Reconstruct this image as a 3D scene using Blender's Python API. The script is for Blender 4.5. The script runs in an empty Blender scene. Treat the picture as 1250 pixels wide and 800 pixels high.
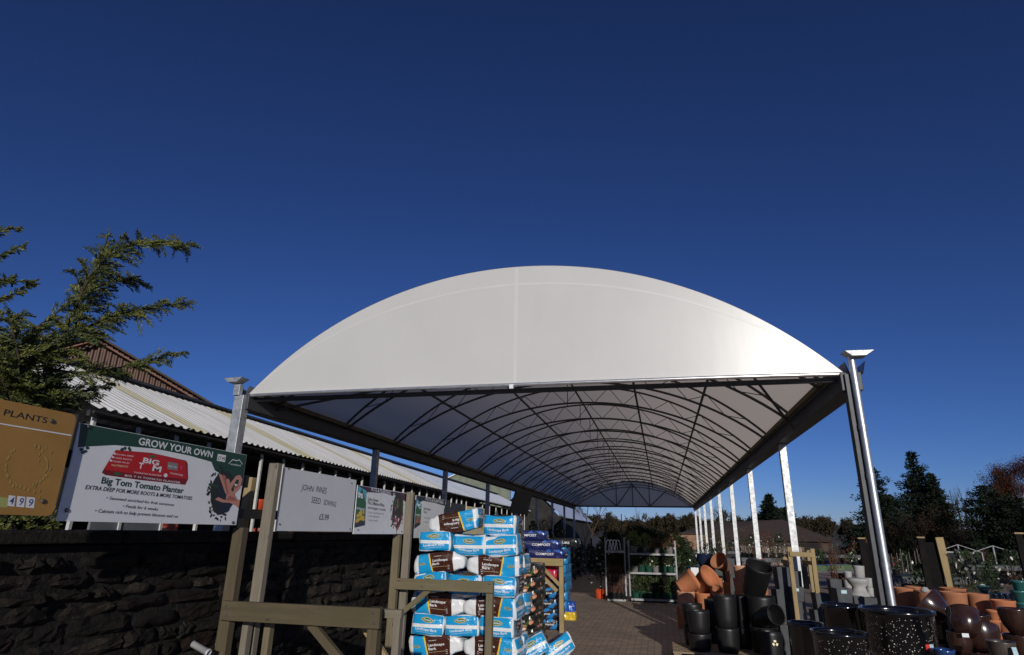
import bpy, math, random
import numpy as np
from mathutils import Vector, Matrix, Euler
random.seed(7); rng = np.random.default_rng(7)
R = math.radians
scn = bpy.context.scene
col = scn.collection

# ------------------------------------------------------------------ camera
F_PX, YAW, PITCH, ROLL, EYE = 746.63, 0.233723, 0.323143, 0.017782, 1.6
_f = Vector((-math.sin(YAW)*math.cos(PITCH), math.cos(YAW)*math.cos(PITCH), math.sin(PITCH)))
_r0 = Vector((math.cos(YAW), math.sin(YAW), 0)); _u0 = _r0.cross(_f)
CR = math.cos(ROLL)*_r0 + math.sin(ROLL)*_u0
CU = -math.sin(ROLL)*_r0 + math.cos(ROLL)*_u0
cd = bpy.data.cameras.new('camera'); cam = bpy.data.objects.new('camera', cd); col.objects.link(cam)
cd.sensor_fit = 'HORIZONTAL'; cd.sensor_width = 36.0; cd.lens = F_PX/1250*36
cd.clip_start = 0.05; cd.clip_end = 4000
cam.matrix_world = Matrix(((CR.x, CU.x, -_f.x, 0), (CR.y, CU.y, -_f.y, 0), (CR.z, CU.z, -_f.z, EYE), (0, 0, 0, 1)))
scn.camera = cam
CAM = Vector((0, 0, EYE))

# ------------------------------------------------------------------ sky, sun, exposure
SUN_AZ, SUN_EL = R(18), R(14)            # to the right of straight behind the camera
SUN = Vector((math.sin(SUN_AZ)*math.cos(SUN_EL), -math.cos(SUN_AZ)*math.cos(SUN_EL), math.sin(SUN_EL)))
w = bpy.data.worlds.new('World'); scn.world = w; w.use_nodes = True
nt = w.node_tree; bgn = nt.nodes['Background']
sky = nt.nodes.new('ShaderNodeTexSky'); sky.sky_type = 'NISHITA'; sky.sun_disc = False
sky.sun_elevation = SUN_EL; sky.sun_rotation = math.pi - SUN_AZ
sky.altitude = 2000; sky.air_density = 1.0; sky.dust_density = 0.0; sky.ozone_density = 7.0
gam = nt.nodes.new('ShaderNodeGamma'); gam.inputs[1].default_value = 1.19        # the deep winter blue of the photograph
tint = nt.nodes.new('ShaderNodeMix'); tint.data_type = 'RGBA'; tint.blend_type = 'MULTIPLY'; tint.inputs[0].default_value = 1
tint.inputs[7].default_value = (1.25, .865, .915, 1)
nt.links.new(sky.outputs[0], gam.inputs[0]); nt.links.new(gam.outputs[0], tint.inputs[6]); nt.links.new(tint.outputs[2], bgn.inputs[0])
bgn.inputs[1].default_value = 0.05
sd = bpy.data.lights.new('sun', 'SUN'); sd.energy = 3.0; sd.angle = R(0.53); sd.color = (1.0, 0.945, 0.86)
so = bpy.data.objects.new('sun', sd); col.objects.link(so)
so.rotation_euler = SUN.to_track_quat('Z', 'Y').to_euler(); so.location = (20, -40, 30)
vs = scn.view_settings
vs.view_transform = 'Standard'; vs.look = 'None'; vs.exposure = 0.0; vs.gamma = 1.0; vs.use_curve_mapping = False
scn.cycles.max_bounces = 5; scn.cycles.diffuse_bounces = 3; scn.cycles.glossy_bounces = 3

# ------------------------------------------------------------------ pixel of the 1250 x 800 photograph -> point in space
def ray(x, y): return _f + CR*((x-625)/F_PX) + CU*((400-y)/F_PX)
def at(x, y, Y):
    d = ray(x, y); return CAM + d*(Y/d.y)
def atX(x, y, X):
    d = ray(x, y); return CAM + d*(X/d.x)
def atg(x, y, Z=0.0):
    d = ray(x, y); return CAM + d*((Z-EYE)/d.z)
def mpp(x, y, Y): return (at(x+1, y, Y)-at(x, y, Y)).length       # metres per pixel

# ------------------------------------------------------------------ materials
MATS = {}
class Nd:
    """tiny expression builder for shader math"""
    def __init__(s, nt, sock): s.nt, s.o = nt, sock
    def _m(s, op, b=None, c=None):
        n = s.nt.nodes.new('ShaderNodeMath'); n.operation = op
        for i, v in enumerate((s, b, c)):
            if v is None: continue
            if isinstance(v, Nd): s.nt.links.new(v.o, n.inputs[i])
            else: n.inputs[i].default_value = v
        return Nd(s.nt, n.outputs[0])
    def __add__(s, b): return s._m('ADD', b)
    def __sub__(s, b): return s._m('SUBTRACT', b)
    def __mul__(s, b): return s._m('MULTIPLY', b)
    def __gt__(s, b): return s._m('GREATER_THAN', b)
    def __lt__(s, b): return s._m('LESS_THAN', b)
    def abs(s): return s._m('ABSOLUTE')
    def mod(s, b): return s._m('FLOORED_MODULO', b)
    def sin(s): return s._m('SINE')
    def max(s, b): return s._m('MAXIMUM', b)
def c4(c): return (*c[:3], 1.0)
def mix(nt, f, a, b):
    n = nt.nodes.new('ShaderNodeMix'); n.data_type = 'RGBA'
    for i, v in ((0, f), (6, a), (7, b)):
        if isinstance(v, Nd): nt.links.new(v.o, n.inputs[i])
        elif hasattr(v, 'is_output'): nt.links.new(v, n.inputs[i])
        elif i == 0: n.inputs[0].default_value = v
        else: n.inputs[i].default_value = c4(v)
    return n.outputs[2]
def noise(nt, co, scale, detail=4, rough=.6, vec=(1, 1, 1)):
    if vec != (1, 1, 1):
        mp = nt.nodes.new('ShaderNodeMapping'); nt.links.new(co, mp.inputs[0]); mp.inputs[3].default_value = vec; co = mp.outputs[0]
    n = nt.nodes.new('ShaderNodeTexNoise'); n.inputs['Scale'].default_value = scale; n.inputs['Detail'].default_value = detail
    n.inputs['Roughness'].default_value = rough; nt.links.new(co, n.inputs['Vector']); return n.outputs['Fac']
def ramp(nt, f, a, b):
    n = nt.nodes.new('ShaderNodeMapRange'); n.inputs[1].default_value = a; n.inputs[2].default_value = b
    nt.links.new(f, n.inputs[0]); return Nd(nt, n.outputs[0])
def newmat(name):
    m = bpy.data.materials.new(name); m.use_nodes = True; nt = m.node_tree
    return m, nt, nt.nodes['Principled BSDF'], nt.nodes.new('ShaderNodeTexCoord')
def bump(nt, b, h, dist, strength=1.0):
    n = nt.nodes.new('ShaderNodeBump'); n.inputs['Distance'].default_value = dist; n.inputs['Strength'].default_value = strength
    nt.links.new(h.o if isinstance(h, Nd) else h, n.inputs['Height']); nt.links.new(n.outputs[0], b.inputs['Normal'])
def mat(name, c1, c2=None, scale=6, rough=.6, metal=0.0, bd=0.0, bs=40, vec=(1, 1, 1), lo=.35, hi=.65, spec=.5, coat=0.0, rr=0.0):
    if name in MATS: return MATS[name]
    m, nt, b, tc = newmat(name)
    if c2 is None: c2 = tuple(x*.8 for x in c1)
    co = tc.outputs['Object']
    n = noise(nt, co, scale, 5, .62, vec)
    nt.links.new(mix(nt, ramp(nt, n, lo, hi), c1, c2), b.inputs['Base Color'])
    b.inputs['Roughness'].default_value = rough; b.inputs['Metallic'].default_value = metal
    b.inputs['Specular IOR Level'].default_value = spec
    if coat: b.inputs['Coat Weight'].default_value = coat; b.inputs['Coat Roughness'].default_value = .06
    if rr:
        n2 = noise(nt, co, scale*2.3, 4)
        nt.links.new((ramp(nt, n2, .3, .7)*rr + (rough-rr/2)).o, b.inputs['Roughness'])
    if bd: bump(nt, b, noise(nt, co, bs, 4, .65, vec), bd)
    MATS[name] = m; return m

def wood(name, c1, c2, axis):
    v = [14, 14, 14]; v[axis] = 1.1
    m, nt, b, tc = newmat(name); co = tc.outputs['Object']
    g = noise(nt, co, 3.2, 6, .7, tuple(v)); blot = noise(nt, co, 2.6, 3, .5)
    base = mix(nt, ramp(nt, g, .3, .7), c1, c2)
    base = mix(nt, ramp(nt, blot, .42, .72)*.85, base, tuple(x*.62*(1.0, 1.08, .9)[i] for i, x in enumerate(c1)))
    vr = nt.nodes.new('ShaderNodeTexVoronoi'); vr.inputs['Scale'].default_value = 7.0
    mp = nt.nodes.new('ShaderNodeMapping'); s = [1.4, 1.4, 1.4]; s[axis] = .55; mp.inputs[3].default_value = s
    nt.links.new(co, mp.inputs[0]); nt.links.new(mp.outputs[0], vr.inputs[0])
    knot = Nd(nt, vr.outputs['Distance']) < .09
    nt.links.new(mix(nt, knot*.75, base, tuple(x*.3 for x in c1)), b.inputs['Base Color'])
    b.inputs['Roughness'].default_value = .8; b.inputs['Specular IOR Level'].default_value = .25
    bump(nt, b, g, .0015); MATS[name] = m; return m

M_gal   = mat('galvanised_steel', (.50, .515, .53), (.30, .315, .33), 14, .46, .5, .0003, 60, rr=.2)
M_pipe  = mat('zinc_pipe', (.60, .62, .65), (.48, .50, .53), 6, .46, .85, rr=.12)
M_steel = mat('grey_painted_steel', (.075, .08, .09), (.055, .058, .065), 5, .55, .3)
M_oldsteel = mat('weathered_dark_steel', (.046, .048, .055), (.034, .036, .041), 7, .5, .4)
M_truss = mat('dull_truss_steel', (.085, .088, .095), (.06, .063, .07), 8, .6, .25)
M_fab   = mat('white_pvc_fabric', (.56, .555, .54), (.535, .53, .515), 1.3, .33, 0, 0, 2.0, spec=.5)
def thin_fabric(m, a):                    # sheet that lets a little daylight through
    nt = m.node_tree; b = nt.nodes['Principled BSDF']; t = nt.nodes.new('ShaderNodeBsdfTranslucent'); t.inputs[0].default_value = (1, .86, .70, 1)
    mx = nt.nodes.new('ShaderNodeMixShader'); mx.inputs[0].default_value = a
    nt.links.new(b.outputs[0], mx.inputs[1]); nt.links.new(t.outputs[0], mx.inputs[2]); nt.links.new(mx.outputs[0], nt.nodes['Material Output'].inputs[0]); return m
M_roof_in = mat('white_pvc_roof', (.50, .50, .51), (.47, .47, .48), 1.2, .45)
thin_fabric(M_roof_in, .55)
_nt = M_fab.node_tree; _tc = [n for n in _nt.nodes if n.type == 'TEX_COORD'][0].outputs['Object']
_b = _nt.nodes['Principled BSDF']; _old = _b.inputs['Base Color'].links[0].from_socket
_st = noise(_nt, _tc, 2.2, 4, .6, (3.0, 1, .25)); _nt.links.new(mix(_nt, ramp(_nt, _st, .55, .85)*.22, _old, (.47, .46, .43)), _b.inputs['Base Color'])
bump(_nt, _b, Nd(_nt, noise(_nt, _tc, 1.1, 3, .5, (1.6, 1, .5)))+Nd(_nt, noise(_nt, _tc, 6, 2, .5, (1, 1, .3)))*.05, .0025)
M_seam  = mat('welded_pvc_seam', (.60, .595, .58), (.575, .57, .555), 3, .36)
M_rail  = mat('aluminium_keder_rail', (.75, .75, .75), (.6, .6, .6), 9, .3, .8)
M_black = mat('black_gap', (.012, .012, .013), (.008, .008, .008), 5, .6)
M_white = mat('white_sheet', (.78, .79, .81), (.74, .75, .77), 4, .30, rr=.1)
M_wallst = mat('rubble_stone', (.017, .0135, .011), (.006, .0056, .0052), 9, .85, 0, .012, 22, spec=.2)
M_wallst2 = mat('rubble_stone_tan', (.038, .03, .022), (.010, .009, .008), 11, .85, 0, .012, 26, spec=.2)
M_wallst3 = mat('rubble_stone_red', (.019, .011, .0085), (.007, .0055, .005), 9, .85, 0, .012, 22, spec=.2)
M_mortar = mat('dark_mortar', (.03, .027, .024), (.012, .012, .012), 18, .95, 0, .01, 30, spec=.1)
M_terra = mat('terracotta', (.52, .20, .095), (.42, .15, .07), 5, .8, 0, .001, 50, spec=.2)
M_terra_pale = mat('terracotta_bloomed', (.62, .36, .23), (.50, .25, .15), 8, .85, 0, .001, 50, spec=.2)
M_terra_dull = mat('terracotta_aged', (.40, .17, .085), (.28, .115, .06), 4, .8, 0, .001, 40, spec=.25)
M_bplast = mat('black_plastic', (.012, .012, .013), (.009, .009, .010), 5, .42, spec=.45, rr=.12)
M_fibre = mat('grey_fibrestone', (.075, .08, .088), (.05, .054, .06), 9, .8, 0, .001, 60)
M_cement = mat('pale_cement', (.42, .42, .41), (.3, .3, .29), 9, .85, 0, .001, 60)
M_blkglaze = mat('black_glaze', (.006, .006, .007), (.004, .004, .004), 5, .12, coat=.6)
M_brnglaze = mat('brown_glaze', (.045, .020, .015), (.022, .010, .008), 5, .22, coat=.35)
M_gryglaze = mat('grey_brown_glaze', (.07, .055, .045), (.03, .025, .022), 9, .4, coat=.2)
M_bluglaze = mat('blue_glaze', (.012, .022, .055), (.006, .012, .03), 6, .15, coat=.5)
M_teal  = mat('teal_glaze', (.035, .15, .14), (.02, .09, .09), 6, .25, coat=.4)
M_label = mat('white_label', (.75, .78, .8), (.7, .72, .75), 20, .4)
M_lbl_blue = mat('pale_blue_label', (.30, .52, .60), (.5, .62, .66), 30, .4)
M_redst = mat('red_sticker', (.65, .05, .04), (.55, .04, .03), 20, .4)
M_green_pot = mat('green_plastic', (.012, .065, .038), (.008, .045, .028), 6, .45)
M_red_pot = mat('orange_red_plastic', (.62, .085, .025), (.5, .06, .02), 6, .4)
M_grey_pot = mat('grey_plastic', (.22, .2, .2), (.15, .14, .14), 6, .5)
M_soil = mat('potting_soil', (.02, .014, .01), (.01, .008, .006), 20, .95)
M_barn_roof = mat('brown_barn_roof', (.065, .042, .034), (.05, .033, .027), 3, .8, vec=(.3, 4, 1))
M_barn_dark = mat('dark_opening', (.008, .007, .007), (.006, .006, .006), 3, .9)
M_tan_wall = mat('tan_boarding', (.30, .17, .11), (.2, .115, .075), 3, .8)
M_pink_wall = mat('pale_block_wall', (.34, .27, .22), (.22, .17, .14), 3, .9)
M_bench = mat('galvanised_bench', (.095, .10, .108), (.055, .058, .063), 4, .55, .3)
M_greenmat = mat('green_matting', (.018, .042, .028), (.012, .028, .02), 4, .8)
M_film  = mat('clear_film', (.12, .17, .09), (.025, .06, .02), 22, .2, vec=(1, 4, 4))
M_leaf_dk = mat('dark_evergreen', (.030, .050, .018), (.014, .025, .010), 3, .6, spec=.3)
M_leaf_con = mat('conifer_needles', (.016, .026, .014), (.007, .012, .007), 1.2, .7, spec=.2)
M_leaf_mid = mat('mid_green_leaf', (.055, .085, .025), (.03, .05, .015), 5, .5)
M_leaf_lim = mat('lime_leaf', (.16, .20, .05), (.09, .13, .03), 5, .5)
M_leaf_red = mat('bronze_leaf', (.14, .055, .025), (.07, .03, .015), 5, .6)
M_leaf_cyp = mat('cypress_leaf', (.125, .135, .030), (.05, .064, .018), 9, .6, spec=.3)
M_leaf_yel = mat('yellow_green_leaf', (.22, .23, .05), (.12, .14, .03), 9, .6, spec=.3)
M_rustleaf = mat('rust_twigs', (.10, .036, .017), (.05, .02, .012), 1.0, .8, spec=.1)
M_bark  = mat('grey_brown_bark', (.075, .055, .04), (.04, .03, .023), 9, .9, 0, .004, 30, spec=.1)
M_twig  = mat('winter_twig', (.085, .06, .045), (.05, .036, .028), 5, .9, spec=.1)
M_thick = mat('thicket_twigs', (.045, .030, .022), (.024, .018, .014), 5, .9, spec=.05)
M_flower = mat('white_petals', (.75, .73, .68), (.6, .58, .5), 9, .6)
M_pinkfl = mat('pink_petals', (.55, .07, .12), (.4, .05, .08), 9, .6)
M_palletw = mat('pallet_wood', (.30, .22, .14), (.18, .13, .08), 5, .85, vec=(1, 8, 8), bd=.001)
for nm, a, b2 in (('weathered_timber', (.20, .165, .105), (.12, .10, .065)), ('fresh_timber', (.40, .30, .16), (.27, .195, .10)), ('grey_timber', (.25, .215, .175), (.15, .13, .105)), ('dark_timber', (.125, .098, .062), (.066, .052, .034))):
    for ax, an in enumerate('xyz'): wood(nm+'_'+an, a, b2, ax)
def W_(n, ax): return MATS[n+'_'+'xyz'[ax]]

# ------------------------------------------------------------------ mesh builder
class MB:
    def __init__(s): s.v, s.f, s.mi, s.sm = [], [], [], []
    def add(s, vs, fs, mi=0, smooth=False, M=None):
        o = len(s.v)
        if M is not None: vs = [M @ Vector(q) for q in vs]
        s.v.extend([tuple(q) for q in vs]); s.f.extend([tuple(i+o for i in f) for f in fs])
        s.mi.extend([mi]*len(fs)); s.sm.extend([smooth]*len(fs)); return s
    def box(s, c, d, mi=0, M=None, rz=0):
        x, y, z = d[0]/2, d[1]/2, d[2]/2
        T = Matrix.Translation(c) @ Matrix.Rotation(rz, 4, 'Z')
        if M is not None: T = M @ T
        vs = [(-x,-y,-z),(x,-y,-z),(x,y,-z),(-x,y,-z),(-x,-y,z),(x,-y,z),(x,y,z),(-x,y,z)]
        return s.add(vs, [(0,3,2,1),(4,5,6,7),(0,1,5,4),(1,2,6,5),(2,3,7,6),(3,0,4,7)], mi, False, T)
    def bar(s, a, b, wd, ht, mi=0, up=(0, 0, 1)):
        a, b = Vector(a), Vector(b); z = (b-a).normalized(); u = Vector(up)
        if abs(z.dot(u)) > .98: u = Vector((0, 1, 0))
        x = u.cross(z).normalized(); y = z.cross(x); L = (b-a).length
        M = Matrix(((x.x, y.x, z.x, a.x), (x.y, y.y, z.y, a.y), (x.z, y.z, z.z, a.z), (0, 0, 0, 1)))
        return s.box((0, 0, L/2), (wd, ht, L), mi, M)
    def tube(s, pts, r, mi=0, n=8, caps=True):
        pts = [Vector(q) for q in pts]; rs = r if isinstance(r, (list, tuple)) else [r]*len(pts)
        vs, fs = [], []; px = None
        for i, q in enumerate(pts):
            t = (pts[min(i+1, len(pts)-1)]-pts[max(i-1, 0)]).normalized()
            if px is None:
                u = Vector((0, 0, 1)) if abs(t.z) < .9 else Vector((1, 0, 0)); px = u.cross(t).normalized()
            else: px = (px - t*px.dot(t)).normalized()
            py = t.cross(px)
            for k in range(n):
                a = 2*math.pi*k/n; vs.append(q + (px*math.cos(a)+py*math.sin(a))*rs[i])
        for i in range(len(pts)-1):
            for k in range(n):
                fs.append((i*n+k, i*n+(k+1) % n, (i+1)*n+(k+1) % n, (i+1)*n+k))
        s.add(vs, fs, mi, True)
        if caps and n > 3:
            s.add(vs[:n], [tuple(range(n))[::-1]], mi); s.add(vs[-n:], [tuple(range(n))], mi)
        return s
    def lathe(s, prof, mi=0, n=28, M=None, smooth=True, ell=1.0):
        vs, fs = [], []
        for r, z in prof:
            for k in range(n):
                a = 2*math.pi*k/n; vs.append((r*math.cos(a), r*ell*math.sin(a), z))
        for i in range(len(prof)-1):
            for k in range(n): fs.append((i*n+k, i*n+(k+1) % n, (i+1)*n+(k+1) % n, (i+1)*n+k))
        if prof[0][0] > 1e-4: fs.append(tuple(range(n))[::-1])
        if prof[-1][0] > 1e-4: fs.append(tuple((len(prof)-1)*n+k for k in range(n)))
        return s.add(vs, fs, mi, smooth, M)
    def poly(s, pts, z=0, mi=0): return s.add([(q[0], q[1], z) for q in pts], [tuple(range(len(pts)))], mi)
    def disc(s, c, r, z, mi=0, n=20, ry=None):
        return s.poly([(c[0]+r*math.cos(2*math.pi*k/n), c[1]+(ry or r)*math.sin(2*math.pi*k/n)) for k in range(n)], z, mi)
    def prism(s, pts, z0, z1, mi=0, M=None):
        n = len(pts); vs = [(q[0], q[1], z0) for q in pts]+[(q[0], q[1], z1) for q in pts]
        fs = [tuple(range(n))[::-1], tuple(range(n, 2*n))]+[(i, (i+1) % n, n+(i+1) % n, n+i) for i in range(n)]
        return s.add(vs, fs, mi, False, M)
    def leaves(s, cs, ln, wd, mi=0, dirs=None, jit=1.0):
        """many small two-triangle leaves"""
        n = len(cs); cs = np.asarray(cs, float)
        d = rng.normal(size=(n, 3))
        if dirs is not None: d = np.asarray(dirs, float)+d*jit*.35
        d /= np.linalg.norm(d, axis=1)[:, None]+1e-9
        q = np.cross(d, rng.normal(size=(n, 3))); q /= np.linalg.norm(q, axis=1)[:, None]+1e-9
        l = (ln*(.6+.8*rng.random(n)))[:, None]; wv = (wd*(.6+.8*rng.random(n)))[:, None]
        a = cs; b = cs+d*l*.5+q*wv*.5; c = cs+d*l; e = cs+d*l*.5-q*wv*.5
        vs = np.stack([a, b, c, e], 1).reshape(-1, 3); o = len(s.v)
        s.v.extend(map(tuple, vs.tolist())); s.f.extend([(o+4*i, o+4*i+1, o+4*i+2, o+4*i+3) for i in range(n)])
        if isinstance(mi, (list, tuple)): s.mi.extend([random.choice(mi) for _ in range(n)])
        else: s.mi.extend([mi]*n)
        s.sm.extend([False]*n); return s
    def build(s, name, mats, parent=None, bev=0.0, seg=2):
        me = bpy.data.meshes.new(name); me.from_pydata(s.v, [], s.f)
        if not isinstance(mats, (list, tuple)): mats = [mats]
        for m in mats: me.materials.append(m)
        me.polygons.foreach_set('material_index', s.mi); me.polygons.foreach_set('use_smooth', s.sm); me.update()
        o = bpy.data.objects.new(name, me); col.objects.link(o)
        if parent is not None: o.parent = parent
        if bev:
            b = o.modifiers.new('bevel', 'BEVEL'); b.width = bev; b.segments = seg; b.limit_method = 'ANGLE'; b.angle_limit = R(40)
        return o

def tag(o, label, cat, group=None, kind=None):
    if label: label = ' '.join(label.split()[:16])
    if label: o['label'] = label; o['category'] = cat
    if group: o['group'] = group
    if kind: o['kind'] = kind
    return o
def structure(o): o['kind'] = 'structure'; return o
def thing(name, label, cat, loc=(0, 0, 0), rz=0, group=None):
    o = bpy.data.objects.new(name, None); o.empty_display_size = .1; col.objects.link(o)
    o.location = loc; o.rotation_euler = (0, 0, rz); return tag(o, label, cat, group)
def copy_tree(o, parent=None):
    c = o.copy(); col.objects.link(c)
    if parent is not None: c.parent = parent
    for ch in [q for q in o.children]: copy_tree(ch, c)
    return c

def text_mesh(txt, bold=0.0, shear=0.0):
    cu = bpy.data.curves.new('lettering', 'FONT'); cu.body = txt; cu.size = 1; cu.offset = bold; cu.shear = shear; cu.resolution_u = 3
    o = bpy.data.objects.new('lettering', cu); col.objects.link(o)
    bpy.context.view_layer.update()
    me = bpy.data.meshes.new_from_object(o.evaluated_get(bpy.context.evaluated_depsgraph_get()))
    col.objects.unlink(o); bpy.data.objects.remove(o); bpy.data.curves.remove(cu)
    vs = [tuple(v.co) for v in me.vertices]; fs = [tuple(p.vertices) for p in me.polygons]
    bpy.data.meshes.remove(me); return vs, fs
def put_text(mb, txt, x0, y0, width, z=0.0, height=None, mi=0, bold=0.0, shear=0.0, rot=0.0, flip=1):
    """text fitted to a width (and optionally a cap height), baseline start at x0, y0"""
    vs, fs = text_mesh(txt, bold, shear)
    if not vs: return
    xs = [v[0] for v in vs]; mn, mxx = min(xs), max(xs); sx = width/(mxx-mn); sy = sx if height is None else height/.73
    c, sn = math.cos(rot), math.sin(rot); out = []
    for v in vs:
        a, b = (v[0]-mn)*sx, v[1]*sy
        out.append((x0+a*c-b*sn, y0+a*sn+b*c, z))
    mb.add(out, fs, mi)

# ------------------------------------------------------------------ ground
def ground_mat():
    m, nt, b, tc = newmat('gravel_earth'); co = tc.outputs['Object']
    n1 = noise(nt, co, .35, 5); n2 = noise(nt, co, 14, 5, .7)
    a = mix(nt, ramp(nt, n2, .35, .65), (.085, .072, .058), (.045, .04, .034))
    g = mix(nt, ramp(nt, n2, .3, .7), (.04, .05, .022), (.025, .032, .014))
    nt.links.new(mix(nt, ramp(nt, n1, .48, .6), a, g), b.inputs['Base Color']); b.inputs['Roughness'].default_value = .95
    bump(nt, b, n2, .02); return m
def paving_mat():
    m, nt, b, tc = newmat('block_paving'); co = tc.outputs['Object']
    br = nt.nodes.new('ShaderNodeTexBrick'); nt.links.new(co, br.inputs['Vector'])
    br.inputs['Scale'].default_value = 1.0; br.inputs['Brick Width'].default_value = .2; br.inputs['Row Height'].default_value = .1
    br.inputs['Mortar Size'].default_value = .006; br.inputs['Mortar Smooth'].default_value = .3; br.inputs['Bias'].default_value = 0
    br.inputs['Color1'].default_value = (.38, .275, .20, 1); br.inputs['Color2'].default_value = (.235, .18, .14, 1); br.inputs['Mortar'].default_value = (.05, .043, .036, 1)
    blot = noise(nt, co, .8, 4); fine = noise(nt, co, 40, 4)
    c = mix(nt, ramp(nt, blot, .45, .75)*.55, br.outputs['Color'], (.11, .095, .08))
    c = mix(nt, ramp(nt, fine, .3, .7)*.3, c, (.40, .33, .28))
    nt.links.new(c, b.inputs['Base Color']); b.inputs['Roughness'].default_value = .78; b.inputs['Specular IOR Level'].default_value = .35
    h = Nd(nt, br.outputs['Fac'])*-1.0 + Nd(nt, fine)*.25
    bump(nt, b, h, .006); return m
g = MB(); S_ = 1500
g.add([(-S_, -200, 0), (S_, -200, 0), (S_, 2500, 0), (-S_, 2500, 0)], [(0, 1, 2, 3)]); structure(g.build('ground', ground_mat()))
g = MB(); g.add([(-3.4, -6, .006), (14, -6, .006), (14, 42, .006), (-3.4, 42, .006)], [(0, 1, 2, 3)]); structure(g.build('paving', paving_mat()))
# hills at the horizon
g = MB(); nx, ny = 420, 14; vs = []
for j in range(ny):
    for i in range(nx):
        x = -700+i*1400/(nx-1); y = 330+j*30; t = j/(ny-1)
        hgt = 8.5+2.5*math.sin(x*.006+1.2)+2*math.sin(x*.017+.4)+2.5*math.exp(-((x+40)/90)**2)
        z = -2+hgt*math.sin(min(1, t*1.6)*math.pi/2)**1.3+ (rng.random()**2*3.6 if t > .3 else 0)
        vs.append((x, y, z))
g.add(vs, [(j*nx+i, j*nx+i+1, (j+1)*nx+i+1, (j+1)*nx+i) for j in range(ny-1) for i in range(nx-1)], 0, True)
structure(g.build('hills', mat('wooded_hillside', (.060, .044, .028), (.022, .024, .014), .06, .95, 0, 1.5, .12)))

# ------------------------------------------------------------------ canopy
XL, XR, XC, ZE, Y0, Y1 = -5.12, 1.96, -1.58, 3.2, 6.75, 38.75
RISE, HALF = 1.50, 3.54
RAD = (HALF**2+RISE**2)/(2*RISE)
def arch(x, off=0.0):                     # height of the arch over x
    r = RAD-off; return ZE+RISE-RAD+math.sqrt(max(r*r-(x-XC)**2, 0))
def gable_y(x, z):
    h = z-ZE; k = 1.0
    return Y0-.03+.006*h+.00040*k*(x-XC)**4
cp = thing('canopy', 'long white barrel vaulted canopy on two rows of galvanised posts over the paved aisle', 'canopy', (XC, Y0, 0))
def cpart(mb, name, m, **k):
    o = mb.build(name, m, cp, **k); o.matrix_parent_inverse = Matrix.Translation((-XC, -Y0, 0)); return o
nx = 96
xs = [XC-HALF*math.cos(math.pi*i/nx) for i in range(nx+1)]
# front sheet
g = MB(); nz = 14; vs = []
for x in xs:
    zt = arch(x)
    for j in range(nz+1):
        z = ZE+(zt-ZE)*j/nz; vs.append((x, gable_y(x, z), z))
g.add(vs, [(i*(nz+1)+j, (i+1)*(nz+1)+j, (i+1)*(nz+1)+j+1, i*(nz+1)+j+1) for i in range(nx) for j in range(nz)], 0, True)
o = cpart(g, 'front_sheet', M_fab)
# roof sheet
ys = [None]+[Y0+.6+.5*i for i in range(64)]+[Y1]
g = MB(); vs = []
for x in xs:
    zt = arch(x)
    for yy in ys: vs.append((x, gable_y(x, zt) if yy is None else yy, zt+.004))
n2 = len(ys)
g.add(vs, [(i*n2+j, i*n2+j+1, (i+1)*n2+j+1, (i+1)*n2+j) for i in range(nx) for j in range(n2-1)], 0, True)
cpart(g, 'roof_sheet', M_roof_in)
# end sheet at the far end
g = MB(); vs = []
for x in xs: vs += [(x, Y1-.02, ZE), (x, Y1-.02, arch(x))]
g.add(vs, [(2*i, 2*i+1, 2*i+3, 2*i+2) for i in range(nx)]); cpart(g, 'end_sheet', M_roof_in)
# welded seams that show on the front sheet
g = MB(); vs = []
for i in range(61):
    x = XC+(i-30)/30*HALF*.965; z = ZE+.05+(arch(XC+(x-XC)*1.02)-ZE)*.80
    vs += [(x, gable_y(x, z)-.0012, z), (x, gable_y(x, z+.03)-.0012, z+.03)]
g.add(vs, [(2*i, 2*i+2, 2*i+3, 2*i+1) for i in range(60)], 0, True)
vs = []
for j in range(15):
    z = ZE+.02+(arch(-1.55)-.03-ZE)*j/14; vs += [(-1.575, gable_y(-1.575, z)-.002, z), (-1.535, gable_y(-1.535, z)-.002, z)]
g.add(vs, [(2*j, 2*j+1, 2*j+3, 2*j+2) for j in range(14)], 0, True)
cpart(g, 'seam', M_seam)
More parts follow.
